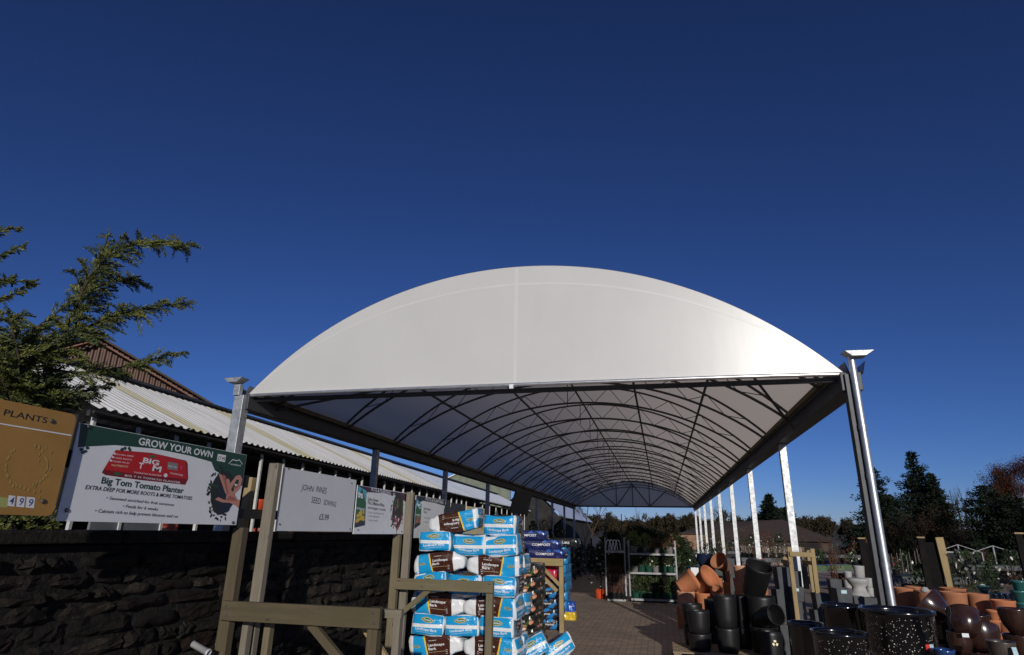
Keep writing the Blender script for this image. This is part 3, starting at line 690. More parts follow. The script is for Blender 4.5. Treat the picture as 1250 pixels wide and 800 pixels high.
s.corners((436, 590), (496.5, 604), (492, 653.5), (432, 650.5)).board(M_white)
s.poly([(433, 589), (497, 603), (497, 613), (488, 608.5), (470, 602.5), (449, 601), (434, 611)], 'purple')
s.text('POTS & PLANTING', (453, 599.4), (477, 604.2), 'white', .040, .015); s.poly([(480, 606), (483, 606.8), (483.4, 602.6), (480.4, 601.8)], 'white'); s.text('acorn', (485, 606), (489.5, 607), 'grey', .02)
bagpic(s, (436, 593), (447.5, 599.5), (445.5, 641.5), (432.5, 644.5), 'yel')
for t, p0, p1, hh, b_ in (('John Innes', (449, 611), (461.5, 613), .034, .015), ('No.2 Mature Plant', (449, 615.5), (469, 618.8), .034, .015), ('stronger roots', (449, 621), (470.5, 624), .028, .01), ('• for potting on', (449, 626.5), (468, 628.5), .022, 0), ('• with added loam', (449, 631), (463, 632.4), .022, 0), ('• peat reduced', (449, 636), (461, 637), .022, 0)): s.text(t, p0, p1, 'grey' if b_ == 0 else 'black', hh, b_)
u = s.ellipse((485.5, 623), .16, .20, 'dark', 32, .08); s.leafbits(u, .16, .20, 26, 'dark', 80, 280, .05)
for k in range(26): s.ellipse((484+random.gauss(0, 3), 639+random.gauss(0, 4)), .018, .014, random.choice(('pink', 'pink', 'dred', 'white')), 7, .3)
for k in range(14): s.ellipse((485+random.gauss(0, 3), 618+random.gauss(0, 5)), .02, .03, random.choice(('leafg', 'skin2', 'purple')), 7, .3)
s.bolts((437, 647), (490, 649), r=.008); s.done()
s = Sign('planting_sign', 'white picture sign with navy header behind the topmost brown bark bag')
s.corners((508, 603), (550, 613), (548, 658), (505, 655)).board(M_white)
s.poly([(505, 602), (551, 612), (551, 620), (530, 614), (516, 611.5), (506, 616)], 'navy'); s.text('POTS & PLANTING', (519.5, 611), (541, 615.5), 'white', .046, .015); s.poly([(543.5, 617), (546.5, 617.6), (546.6, 613.6), (543.6, 613)], 'white')
bagpic(s, (508.5, 609), (515, 616), (513, 640.5), (505.5, 646), 'skin2')
for t, p0, p1, hh, b_ in (('John Innes', (517, 622), (525, 623.6), .034, .015), ('No.3', (517, 626.5), (521, 627.2), .034, .015), ('• for mature plants', (517, 633), (527, 634.3), .026, 0), ('• richer mix', (517, 638), (525, 639), .026, 0)): s.text(t, p0, p1, 'grey' if b_ == 0 else 'black', hh, b_)
u = s.ellipse((546, 630), .16, .22, 'dark', 26, .1); s.done()
s = Sign('mushroom_poster', 'dark poster with round purple shape between the navy sign and the cream poster')
s.corners((551, 613), (568.5, 617), (567, 657), (549, 655)).board(I_dark)
for px, py, ink in ((557, 629, 'purple'), (563.5, 633, 'purple'), (561, 627, 'black'), (566, 630, 'dark')): s.ellipse((px, py), .26, .10, ink, 18, .06)
s.poly([(551, 645), (567.5, 647), (567, 656), (550, 654)], 'white'); s.text('fungi', (552, 651), (562, 652), 'black', .05, .01); s.done()
s = Sign('mulch_poster', 'cream poster reading MULCH half hidden behind the top of the bag stack')
s.corners((569.5, 617), (592, 622), (590, 660), (568, 658)).board(I_cream)
s.text('MULCH', (573.5, 633), (584.5, 634.6), 'leafg', .10, .03); u = s.ellipse((579, 628), .20, .028, 'palegreen', 18); s.ellipse((579.5, 638), .16, .03, 'palegreen', 18)
for k in range(5): s.ellipse((588.5, 626+4.5*k), .07, .05, random.choice(('yel', 'leafg', 'white')), 10)
s.done()
s = Sign('peaked_poster', 'pale grey poster with a pointed top beyond the cream MULCH poster')
s.corners((594, 622), (611, 626), (610, 660), (592, 658))
g = MB(); g.prism([(0, 0), (s.w, 0), (s.w, s.h*.82), (s.w*.85, s.h*.84), (s.w*.74, s.h*1.10), (s.w*.6, s.h*.84), (0, s.h*.82)], -.006, 0); s.brd = g.build('board', mat('pale_grey_sheet', (.5, .5, .5), (.42, .42, .42), 4, .4), s.root)
s.text('SOIL', (600, 637), (606, 638), 'pink', .08, .01); s.done()
s = Sign('red_green_poster', 'small dark red and green poster left of the hanging grey sheet')
s.corners((612, 627), (627, 630), (626, 660), (611, 658)).board(I_leafg)
s.poly([(614, 636), (624, 638), (624, 650), (614, 649)], 'dred'); s.poly([(615, 640), (619, 641), (619, 645), (615, 644)], 'leafg'); s.done()

# ------------------------------------------------------------------ timber bay frames
def frame(label, Y, pX, post_px, beam_l, beam_r, fpost_x, brace, tall_top, wn='weathered_timber', dx=0.0, post2=None, beam_h=.115, deep=.07):
    """a bay divider: tall rear post, beam across the bay, short front post and a brace"""
    t = thing('bay_frame', label, 'timber frame', (pX, Y, 0), 0, 'timber dividers between the bag bays')
    g = MB(); g.bar((0, 0, 0), (0, 0, tall_top), .085, deep, up=(0, 1, 0)); g.build('tall_post', W_(wn, 2), t, bev=.004)
    bx0, bx1, bz = beam_l-pX, beam_r-pX, post2
    g = MB(); g.bar((bx0, -deep/2-.022, bz), (bx1, -deep/2-.022, bz), .04, beam_h, up=(0, 0, 1)); 
    o = g.build('beam', W_(wn, 0), t, bev=.003)
    for x_ in (bx0+.04, bx0+.055, bx1-.05, bx1-.035):
        g = MB(); g.lathe([(.007, 0), (.006, .003), (0, .0035)], 0, 10, Matrix.Translation((x_, -deep/2-.042, bz+random.choice((-.03, .03)))) @ Matrix.Rotation(R(90), 4, 'X')); g.build('screw', M_steel, o)
    g = MB(); g.bar((fpost_x-pX, 0, 0), (fpost_x-pX, 0, bz+beam_h/2-.002), .075, deep, up=(0, 1, 0)); g.build('front_post', W_(wn, 2), t, bev=.004)
    if brace:
        (ax, az), (cx, cz) = brace
        g = MB(); g.bar((ax-pX, 0, az), (cx-pX, 0, cz), .055, .045, up=(0, 1, 0)); g.build('brace', W_(wn, 2), t, bev=.003)
    return t
frame('front timber frame with dark brown beam, at the left beside the stone wall', 4.2, -3.04, 0, -3.05, -1.845, -1.91, ((-2.38, .98), (-1.95, .62)), 1.60, 'dark_timber', post2=1.045, beam_h=.125)  # this frame gets a darker brown timber than the other frames
t = thing('bay_frame', 'slim grey stud frame standing just behind the front timber frame', 'timber frame', (-3.0, 4.36, 0), 0, 'timber dividers between the bag bays')
for x_ in (.0, .10, .0):
    pass
g = MB(); g.bar((.02, 0, 0), (.02, 0, 1.04), .05, .06, up=(0, 1, 0)); g.build('tall_post', W_('grey_timber', 2), t, bev=.003)
g = MB(); g.bar((.16, .06, 0), (.16, .06, 1.02), .05, .06, up=(0, 1, 0)); g.build('stud', W_('weathered_timber', 2), t, bev=.003)
g = MB(); g.bar((-.03, .0, 1.05), (1.22, .0, 1.05), .05, .055); g.build('beam', W_('grey_timber', 0), t, bev=.003)
g = MB(); g.bar((1.19, .0, 0), (1.19, .0, 1.045), .05, .06, up=(0, 1, 0)); g.build('front_post', W_('grey_timber', 2), t, bev=.003)
g = MB(); g.bar((.85, .03, 1.04), (1.20, .03, .66), .05, .04, up=(0, 1, 0)); g.build('brace', W_('fresh_timber', 2), t, bev=.003)
def sign_post(label, x0, y0, x1, y1, X, Y, w_, wn, d=.06):
    a, b_ = at(x0, y0, Y), at(x1, y1, Y); k = (a.z)/(b_.z-a.z); foot = a-(b_-a)*k
    g = MB(); g.bar((0, 0, 0), tuple(b_-foot), w_, d, up=(0, 1, 0)); o = g.build('sign_post', W_(wn, 2), None, bev=.004); o.location = foot
    return tag(o, label, 'post', 'posts that carry the signs')
sign_post('tall pale timber post left of the handwritten sign', 313, 735, 337, 566, 0, 4.46, .085, 'grey_timber')
sign_post('short yellowish timber post between the green sign and the tall pale post', 293, 660, 307, 583, 0, 4.62, .065, 'fresh_timber')
sign_post('weathered timber post between the purple and navy picture signs', 494, 706, 501.5, 601, 0, 7.22, .085, 'grey_timber')
sign_post('timber post showing past the right edge of the bark bag stack', 630, 700, 635, 634, 0, 10.4, .09, 'grey_timber')
g = MB(); g.bar((0, 0, 0), (0, .66, 0), .045, .07); o = g.build('sign_batten', M_black); o.location = (-3.06, 3.98, 1.70); tag(o, 'dark batten joining the green topped sign to the timber post', 'batten')
g = MB(); g.box((0, -.75, 0), (.03, 3.3, .09)); o = g.build('sign_rail', M_black); o.location = (-3.035, 3.28, 1.93); tag(o, 'dark rail behind the ochre sign and the white planter sign, showing in their gap', 'rail')
frame('second timber frame with olive stained beam in front of the bark bag stack', 7.1, -3.03, 0, -2.99, -1.835, -1.885, ((-2.985, .66), (-2.58, .98)), 1.55, 'weathered_timber', post2=1.025, beam_h=.115)
frame('third timber frame beyond the bark bag stack, its front post near the fallen bags', 10.75, -2.9, 0, -2.75, -2.04, -2.06, ((-2.02, .97), (-1.72, .70)), 1.2, 'fresh_timber', post2=1.0, beam_h=.13)
frame('fourth timber frame behind the third, with two diagonal braces', 11.35, -2.95, 0, -2.55, -1.70, -1.74, ((-2.1, 1.05), (-1.74, .72)), 1.25, 'fresh_timber', post2=1.12, beam_h=.12)
# grey plastic pipe stub by the wall
g = MB(); q = at(249, 794, 4.0)
g.lathe([(.022, -.10), (.022, .03), (.025, .03), (.025, .045), (.019, .045), (.019, -.08)], 0, 20, Matrix.Rotation(R(-70), 4, 'Y') @ Matrix.Rotation(R(180), 4, 'X'), True)
o = g.build('drain_pipe', mat('white_grey_pipe', (.55, .56, .57), (.45, .46, .47), 9, .35)); o.location = q; tag(o, 'short grey white plastic pipe stub sticking out of the stone wall', 'pipe')

# ------------------------------------------------------------------ bagged bark and compost
def blob(a, b, c, d, k=.17, pinch=0.0):
    """point of a plump bag; a, b, c in -1..1 along length, width, height"""
    f = lambda p, q: math.sqrt(max(0, 1-k*p*p/2-k*q*q/2+k*k*p*p*q*q/3))
    x, y, z = a*f(b, c), b*f(a, c), c*f(a, b)
    if pinch and a < -.45:
        t = min(1, (-.45-a)/.55); t = t*t*(3-2*t); z *= 1-.40*t*pinch; y *= 1-.10*t*pinch
    x, y, z = x*d[0]/2, y*d[1]/2, z*d[2]/2
    if SEED[0]:
        s_ = SEED[0]
        dz = .014*math.sin(x*7+s_*1.7)+.009*math.sin(y*13+s_*2.9)-.010*math.cos(x*9.5+s_*.7)*math.cos(y*8)
        dy = .012*math.sin(x*8+s_*3.1)+.007*math.sin(z*19+s_)
        dx = .012*math.sin(y*9+s_*1.3)+.010*math.sin(z*15+s_*2.2)
        t = .05*math.sin(s_*5.3)
        x, y, z = x+dx+z*t, y+dy+z*t*.8, z*(1+.05*math.sin(s_*4.1+x*3))+dz
    return (x, y, z)
SEED = [0]
def bag_mesh(dims, m, name, parent, pinch=0.0, jit=.004, n=(14, 9, 7)):
    g = MB()
    for ax in range(3):
        u, v = (ax+1) % 3, (ax+2) % 3
        for sgn in (-1, 1):
            vs = []; nu, nv = n[u], n[v]
            for j in range(nv+1):
                for i in range(nu+1):
                    p = [0, 0, 0]; p[ax] = sgn; p[u] = -1+2*i/nu; p[v] = -1+2*j/nv
                    q = blob(*p, dims, pinch=pinch)
                    h = [math.sin(q[0]*61+q[1]*37+q[2]*23+kk*2.1)+math.sin(q[0]*23-q[1]*71+q[2]*47+kk) for kk in range(3)]
                    w_ = 2.2 if (pinch and p[0] < -.5) else 1
                    vs.append(tuple(q[k2]+h[k2]*jit*.5*w_ for k2 in range(3)))
            fs = [(j*(nu+1)+i, j*(nu+1)+i+1, (j+1)*(nu+1)+i+1, (j+1)*(nu+1)+i) for j in range(nv) for i in range(nu)]
            if sgn < 0: fs = [f[::-1] for f in fs]
            g.add(vs, fs, 0, True)
    o = g.build(name, m, parent)
    w_ = o.modifiers.new('weld', 'WELD'); w_.merge_threshold = .0015
    return o
def bag_text(mb, txt, face, u0, v0, wd, ht, dims, mi, bold=.015, pinch=0.0):
    """lettering laid on the curved skin of a bag; u, v in -1..1 on that face"""
    vs, fs = text_mesh(txt, bold); xs = [v[0] for v in vs]; mn, mx_ = min(xs), max(xs); out = []
    for v in vs:
        u = u0+(v[0]-mn)/(mx_-mn)*wd; w_ = v0+v[1]/.73*ht
        if face == '-y': p = blob(u, -1, w_, dims, pinch=pinch); q = (p[0], p[1]-.006, p[2])
        elif face == '+y': p = blob(-u, 1, w_, dims, pinch=pinch); q = (p[0], p[1]+.006, p[2])
        else: p = blob(1, u, w_, dims, pinch=pinch); q = (p[0]+.006, p[1], p[2])
        out.append(q)
    mb.add(out, fs, mi)
def bag_oval(mb, face, u0, v0, ru, rv, dims, mi, off=.0045, n=18, pinch=0.0):
    out = []
    for k in range(n):
        a = 2*math.pi*k/n; u, w_ = u0+ru*math.cos(a)*(1+.12*math.cos(2*a+.6)), v0+rv*math.sin(a)
        if face == '-y': p = blob(u, -1, w_, dims, pinch=pinch); q = (p[0], p[1]-off, p[2])
        elif face == '+y': p = blob(-u, 1, w_, dims, pinch=pinch); q = (p[0], p[1]+off, p[2])
        else: p = blob(1, u, w_, dims, pinch=pinch); q = (p[0]+off, p[1], p[2])
        out.append(q)
    mb.add(out, [tuple(range(n))], mi)
BD = (.66, .415, .243)
def bark_mat():
    m, nt, b, tc = newmat('bark_bag_film'); co = tc.outputs['Object']
    sx = nt.nodes.new('ShaderNodeSeparateXYZ'); nt.links.new(co, sx.inputs[0])
    x, y, z = (Nd(nt, sx.outputs[i]) for i in range(3))
    L, W, H = BD
    wob = Nd(nt, noise(nt, co, 6, 2))*.03-.015
    blue, white, brown, yel = (.012, .30, .62), (.72, .74, .76), (.055, .017, .010), (.75, .50, .03)
    edge = x-z*.22+wob*.4                       # slanting edge between brown and blue
    c = mix(nt, edge > .105, brown, yel); c = mix(nt, edge > .122, c, blue)
    c = mix(nt, (x+wob) < -.175, c, white)
    c = mix(nt, (x > .268)*(x < .292), c, white)             # welded seam round the blue end
    endf = x > .292
    e = mix(nt, ((z+.012).abs()) < .019, blue, white)
    e = mix(nt, (y.abs() > W*.452).max(z.abs() > H*.445), e, white)
    c = mix(nt, endf, c, e)
    nt.links.new(c, b.inputs['Base Color']); b.inputs['Roughness'].default_value = .17
    h = Nd(nt, noise(nt, co, 9, 4, .55, (1, 1.6, 2.2)))+Nd(nt, noise(nt, co, 26, 3, .6, (2.2, 1, 1)))*.35
    bump(nt, b, h, .011, 1.0); return m
M_bark_bag = bark_mat()
def bark_bag():
    t = thing('bark_bag', 'bag', 'bag')
    body = bag_mesh(BD, M_bark_bag, 'bag_body', t, 1.0, .004)
    g = MB()
    for f in ('-y', '+y'):
        u0 = -.40 if f == '-y' else -.22
        if f == '+y': u0 = -.26
        bag_text(g, 'Landscape', f, u0, .06, .62, .26, BD, 0); bag_text(g, 'Bark', f, u0, -.30, .30, .26, BD, 0)
        bag_text(g, '100 litre premium decorative mulch', f, u0, -.52, .62, .07, BD, 1, .004)
        bag_text(g, 'westland', f, u0+.02, .56, .30, .10, BD, 0, .006)
        uu = -.50 if f == '-y' else .40
        bag_oval(g, f, .70 if f == '-y' else -.70, .02, .13, .14, BD, 2); bag_oval(g, f, .70 if f == '-y' else -.70, .02, .115, .115, BD, 3, .0055); bag_text(g, 'Westland', f, (.70 if f == '-y' else -.70)-.095, -.03, .19, .10, BD, 0, .006)
        a = -.47 if f == '-y' else .38
        for k in range(3): bag_text(g, 'ooo', f, a, -.78+.17*k, .07, .09, BD, 0, .02)
    bag_text(g, 'Landscape Bark', '+x', -.70, -.52, 1.36, .26, BD, 0)
    bag_text(g, 'natural bark for beds and borders', '+x', -.62, -.72, 1.1, .07, BD, 0, .004)
    bag_oval(g, '+x', 0, .50, .34, .24, BD, 2); bag_oval(g, '+x', 0, .50, .30, .19, BD, 3, .0055); bag_text(g, 'Westland', '+x', -.25, .42, .50, .20, BD, 0, .008)
    g.build('lettering', [I_white, I_cream, I_yel, I_leafg], body)
    return t
BPROTO = []
for sd_ in (1.1, 2.3, 3.7, 4.4, 5.9):
    SEED[0] = sd_; BPROTO.append([bark_bag(), False])
SEED[0] = 0; nbag = [0]
def put_bark(x, y, z, rx, ry, rz, label, group='bags of landscape bark in the tall stack'):
    e = BPROTO[nbag[0] % 5]; nbag[0] += 1
    if e[1]: t = copy_tree(e[0])
    else: t = e[0]; e[1] = True
    t.location = (x, y, z); t.rotation_euler = Euler((rx, ry, rz)); return tag(t, label, 'bark bag', group)
J = lambda a: random.gauss(0, a)
ROWZ = {r: .335+.223*(r-1) for r in range(1, 8)}
NAMES = {1: 'seventh', 2: 'sixth', 3: 'fifth', 4: 'fourth', 5: 'third', 6: 'second'}
SXC, SY = -2.315, 7.48
put = put_bark
for r in (2, 4, 6):                               # rows of bags with their blue ends to the front
    for k, xx in enumerate((-.415, 0.005, .42)):
        lean = -.02-.012*(r-2); tiltz = (.035 if k < 2 and r == 6 else .015 if k == 0 else 0)
        zz = ROWZ[r]+(.035 if (k == 0 and r == 6) else .02 if (k == 0 and r == 4) else -.012 if (r == 6 and k == 1) else 0)
        put(SXC+xx+J(.008)+(-.02 if r == 2 else .02 if r == 6 else 0), SY+.33+J(.012), zz, J(.02), R(0), R(-90)+J(.03), 'blue ended bark bag facing front, %s of three, %s row down the stack' % (('left', 'middle', 'right')[k], NAMES[r]))
        bpy.context.view_layer.update()
for r in (1, 3, 5):                               # rows of bags lying across
    put(SXC-.318+J(.01), SY+.22, ROWZ[r]+(.012 if r > 3 else 0), J(.02), R(5 if r == 5 else 2)+J(.01), R(180)+J(.02), 'brown bark bag lying across, left half of the %s row down the stack' % NAMES[r])
    put(SXC+.325+J(.01), SY+.22, ROWZ[r], J(.02), J(.012), J(.02), 'brown bark bag lying across, right half of the %s row down the stack' % NAMES[r])
    put(SXC+.325+J(.01), SY+.64, ROWZ[r]-.005, J(.02), J(.012), J(.02), 'bark bag in the second layer behind the right end of the %s row down' % NAMES[r])
put(SXC-.20, SY+.26, ROWZ[7]+.045, R(180), R(-9), R(2), 'upside down brown bark bag tilted on the top left of the stack')
put(SXC+.39, SY+.40, ROWZ[7]+.012, J(.01), 0, R(-90), 'blue ended bark bag alone on the top right of the stack')
for k, xx in enumerate((-.415, 0.0, .42)):
    put(SXC+xx, SY+.33, .112, J(.01), 0, R(-90), 'blue ended bark bag, %s of the lowest row at ground level' % ('left', 'middle', 'right')[k])
q = at(646, 790, 8.75); put(q.x, q.y+.2, q.z-.02, *(Matrix.Rotation(R(-27), 3, 'Y') @ Matrix.Rotation(R(-76), 3, 'Z')).to_euler(), 'bark bag slumped against the stack foot, left of the two loose ones', 'loose bark bags on the paving')
q = at(669, 793, 8.95); put(q.x+.05, q.y+.22, q.z-.03, *(Matrix.Rotation(R(-33), 3, 'Y') @ Matrix.Rotation(R(-66), 3, 'Z')).to_euler(), 'bark bag leaning on the paving, right of the two loose ones', 'loose bark bags on the paving')
g = MB(); g.lathe([(.001, -.04), (.20, -.03), (.27, .02), (.20, .06), (.001, .08)], 0, 20); q = at(560, 796, 7.0)

def print_mat(name, base, spots, sc=9, thr=.12, rough=.25):
    m, nt, b, tc = newmat(name); co = tc.outputs['Object']; c = None
    cur = base
    for k, (colr, s_, lo) in enumerate(spots):
        n = noise(nt, co, s_, 3, .5, (1, 1.3, 1.7)); mp = ramp(nt, n, lo, lo+.02); cur = mix(nt, mp, cur, colr)
    if isinstance(cur, tuple): b.inputs['Base Color'].default_value = c4(cur)
    else: nt.links.new(cur, b.inputs['Base Color'])
    b.inputs['Roughness'].default_value = rough
    bump(nt, b, noise(nt, co, 11, 3, .5), .014, .9); return m
PB = {'navy': print_mat('navy_bag_film', (.012, .019, .095), [((.45, .5, .6), 8, .68), ((.03, .10, .38), 5, .58)]),
      'sky': print_mat('sky_blue_bag_film', (.02, .22, .48), [((.5, .6, .7), 9, .68)]),
      'red': print_mat('crimson_bag_film', (.42, .012, .06), [((.62, .55, .5), 9, .66), ((.6, .04, .02), 6, .6)]),
      'dark': print_mat('dark_picture_bag_film', (.014, .016, .014), [((.05, .10, .03), 7, .56), ((.60, .26, .15), 6, .58), ((.66, .64, .6), 7, .63), ((.5, .06, .12), 12, .70)]),
      'polka': print_mat('blue_flowered_bag_film', (.03, .018, .02), [((.02, .20, .5), 7, .52), ((.45, .05, .06), 8, .66)]),
      'black': print_mat('black_bag_film', (.010, .010, .012), [((.5, .5, .5), 12, .7)])}
protos = {}
def comp_bag(kind, x, y, z, rz, label, group, dims=(.72, .44, .17), rx=0, ry=0):
    if (kind, dims) not in protos:
        t = thing('compost_bag', label, 'compost bag'); body = bag_mesh(dims, PB[kind], 'bag_body', t, .0, .005)
        g = MB(); bag_text(g, {'navy': 'COMPOST', 'sky': 'TOP SOIL', 'red': 'TOMATO', 'dark': 'GROW BAG', 'polka': 'BULB FIBRE', 'black': 'MANURE'}[kind], '-y', -.5, -.25, 1.0, .5, dims, 0); bag_text(g, 'compost', '+x', -.5, -.2, 1.0, .4, dims, 0)
        g.build('lettering', [I_white], body); protos[(kind, dims)] = t; first = True
    else: t = copy_tree(protos[(kind, dims)])
    t.location = (x, y, z); t.rotation_euler = (rx, ry, rz); return tag(t, label, 'compost bag', group)
GC = 'compost bags piled behind the third frame'
for k in range(7):                                  # dark picture bags between the bark stack and the third frame
    comp_bag('dark', -1.99+J(.02), 9.55+J(.02), .10+.165*k, R(-90)+J(.05), 'dark bag with salad pictures, %s from the ground, right of the bark stack' % ('first', 'second', 'third', 'fourth', 'fifth', 'sixth', 'seventh')[k], 'dark picture bags beside the bark stack')
for k in range(5):
    comp_bag('polka', -2.06+J(.015), 11.95+J(.02), .10+.165*k, R(-90)+J(.04), 'blue flowered bag, %s from the ground in the pile inside the fourth frame' % ('first', 'second', 'third', 'fourth', 'fifth')[k], GC)
for k in range(2): comp_bag('red', -2.05+J(.02), 11.9, .925+.165*k-.02, R(-90)+J(.04), '%s crimson bag in the pile inside the fourth frame' % ('lower', 'upper')[k], GC)
comp_bag('navy', -2.10, 12.0, 1.235, R(-3), 'navy bag lying across just above the crimson bags', GC)
comp_bag('navy', -2.2, 12.05, 1.395, R(3), 'navy bag lying across with paler print, second from the pile top', GC)
comp_bag('navy', -2.45, 12.0, 1.555, R(2), 'navy bag on the very top of the compost pile', GC)
for k in range(8):
    comp_bag('sky', -2.10+J(.01), 13.3, .10+.165*k, R(-90)+J(.03), 'sky blue bag in the pallet stack behind the fourth frame, layer %s' % ('one', 'two', 'three', 'four', 'five', 'six', 'seven', 'eight')[k], 'sky blue bags on the far pallet')
comp_bag('black', -2.0, 13.25, 1.42, R(0), 'black and silver bag across the top of the sky blue stack', GC)
# blue and yellow sack standing on the paving
bs = thing('plastic_sack', 'small blue sack with a yellow lower half standing alone on the paving', 'sack', tuple(atg(696, 757)))
bag_mesh((.24, .2, .16), print_mat('yellow_sack_film', (.62, .42, .03), [((.7, .6, .3), 7, .66)]), 'yellow_base', bs, 0, .008).location.z = .075
bag_mesh((.20, .16, .20), print_mat('blue_sack_film', (.02, .08, .42), [((.6, .65, .7), 6, .64)]), 'blue_top', bs, 0, .012).location.z = .23

# ------------------------------------------------------------------ cypress at the left, behind the signs
tree = thing('cypress_tree', 'olive green feathery cypress leaning over the ochre sign at the left edge', 'tree', tuple(atX(22, 655, -3.95)*1.0))
tree.location.z = 1.2; TL = Vector(tree.location)
fol, stems = MB(), MB()
def smooth_path(pts, n=10):
    out = []
    for i in range(len(pts)-1):
        p0, p1, p2, p3 = pts[max(i-1, 0)], pts[i], pts[i+1], pts[min(i+2, len(pts)-1)]
        for k in range(n):
            t = k/n; out.append(.5*((2*p1)+(p2-p0)*t+(2*p0-5*p1+4*p2-p3)*t*t+(3*p1-p0-3*p2+p3)*t**3))
    return out+[pts[-1]]
IMR = Vector((.62, .78, 0))                       # along the signs, towards the aisle
def spray(base, d, ln, dens=1.0):
    """one flat feathery spray: a drooping stem with short side shoots of scale leaves, tapering to its tip"""
    d = d.normalized(); side = (Vector((0, 0, 1))*.8+Vector((rng.normal(), rng.normal(), rng.normal()))*.45); side = (side-d*side.dot(d)).normalized(); nrm = d.cross(side)
    n = max(6, int(ln/.0075*dens)); cs, ds = [], []; droop = random.uniform(.05, .45)
    for i in range(n):
        t = i/n; p = base+d*ln*t+Vector((0, 0, -droop*ln*t*t))
        for sg in (-1, 1):
            l = ln*.30*(1-t)**.8*random.uniform(.45, 1.2)*min(1, .35+t*4)+.008; sd = (d*1.25+side*sg*.75+nrm*rng.normal()*.2).normalized()
            m = max(1, int(l/.009))
            for q in range(m):
                u = (q+.3)/m; cs.append(p+sd*l*u+Vector((rng.normal(), rng.normal(), rng.normal()))*.0025); ds.append(sd+d*.6)
        cs.append(p); ds.append(d)
    fol.leaves(cs, .019, .0068, random.choice(([0, 0, 0, 1], [0, 0, 2], [1, 0, 0], [0, 0, 0, 2, 1], [1, 1, 0])), ds, .7)
def limb(px, r0, spray_len, Xs=None, gap=.035, bare=.12, dens=1.0):
    gap *= .46; spray_len *= 1.30
    Xs = Xs or [-3.85]*len(px)
    P = smooth_path([atX(x, y, X)-TL for (x, y), X in zip(px, Xs)]); L = len(P)
    stems.tube(P, [r0*(1-.85*i/(L-1))+.0015 for i in range(L)], 0, 6)
    acc = 0; alt = 1; tot = sum((P[i+1]-P[i]).length for i in range(L-1)); run = 0
    for i in range(L-1):
        seg = P[i+1]-P[i]; run += seg.length; acc += seg.length
        while acc > gap:
            acc -= gap; t = run/tot; alt = -alt
            if t < bare: continue
            dd = seg.normalized(); sd = dd.cross(Vector((1, -.5, .25))).normalized()*alt
            sp = (dd*random.uniform(.3, .8)+sd*random.uniform(.05, .5)+IMR*random.choice((random.uniform(.25, 1.0), random.uniform(.3, 1.0), random.uniform(-.45, .2)))+Vector((rng.normal(), rng.normal(), rng.normal()+.05))*.32)
            spray(P[i]+seg*random.random(), sp, spray_len*random.uniform(.55, 1.15)*(1-.55*t), dens)
    spray(P[-1], P[-1]-P[-3], spray_len*.45, dens)
limb([(18, 640), (30, 540), (60, 450), (88, 385), (112, 335), (140, 308), (175, 296), (230, 299)], .013, .21, [-4.0, -3.95, -3.85, -3.8, -3.75, -3.7, -3.66, -3.6], .026, .25)
limb([(72, 425), (105, 400), (150, 382), (190, 375), (226, 369)], .009, .16, [-3.82, -3.75, -3.7, -3.65, -3.6], .024)
limb([(60, 450), (95, 455), (140, 450), (180, 440), (219, 431)], .008, .15, [-3.85, -3.75, -3.68, -3.62, -3.58], .030, .1)
limb([(92, 378), (118, 352), (148, 340), (176, 347)], .006, .14, None, .026); limb([(112, 335), (128, 300), (131, 287)], .005, .09, None, .022)
limb([(130, 315), (145, 296), (150, 288)], .004, .07, None, .024); limb([(100, 360), (92, 335), (88, 332)], .004, .10, None, .024)
limb([(30, 540), (20, 480), (30, 420), (58, 390), (85, 372)], .014, .19, [-3.95, -3.9, -3.85, -3.85, -3.8], .028, .15)
limb([(26, 520), (5, 470), (-20, 430), (-10, 395), (25, 385)], .012, .18, None, .03, .15)
limb([(40, 500), (70, 480), (100, 478), (130, 470)], .008, .15, None, .03); limb([(20, 560), (50, 520), (80, 490), (115, 485)], .008, .15, [-4.1]*4, .03, .1)
for k in range(9):
    x0, y0 = random.uniform(0, 50), random.uniform(440, 520); ang = random.uniform(-2.6, -.4); l = random.uniform(40, 80)
    limb([(x0, y0), (x0+l*.5*math.cos(ang), y0+l*.5*math.sin(ang)), (x0+l*math.cos(ang), y0+l*.9*math.sin(ang))], .006, .16, [-3.9+random.uniform(-.2, .15)]*3, .03, .05)
for a in (((-60, 370), (-20, 352), (10, 344), (36, 345)), ((-60, 350), (-25, 322), (5, 310), (30, 298)), ((-60, 300), (-20, 285), (22, 279)), ((-60, 395), (-20, 370), (15, 360), (42, 344)), ((-50, 330), (-10, 342), (16, 338))):
    limb(list(a), .003, .028, [-3.3]*len(a), .022, .2)
for k in range(12):                              # low growth that shows under the ochre sign
    x0 = random.uniform(-30, 62); limb([(x0, 668), (x0+random.uniform(-10, 10), 648), (x0+random.uniform(-22, 22), random.uniform(622, 640))], .004, .11, [-3.75]*3, .026, .0)
stems.tube([Vector((0, 0, -1.2)), Vector((.01, 0, -.3)), Vector((0, 0, .05))], [.05, .04, .03], 0, 8)
stems.build('trunk', M_bark, tree); fol.build('crown', [M_leaf_cyp, M_leaf_dk, M_leaf_yel], tree)

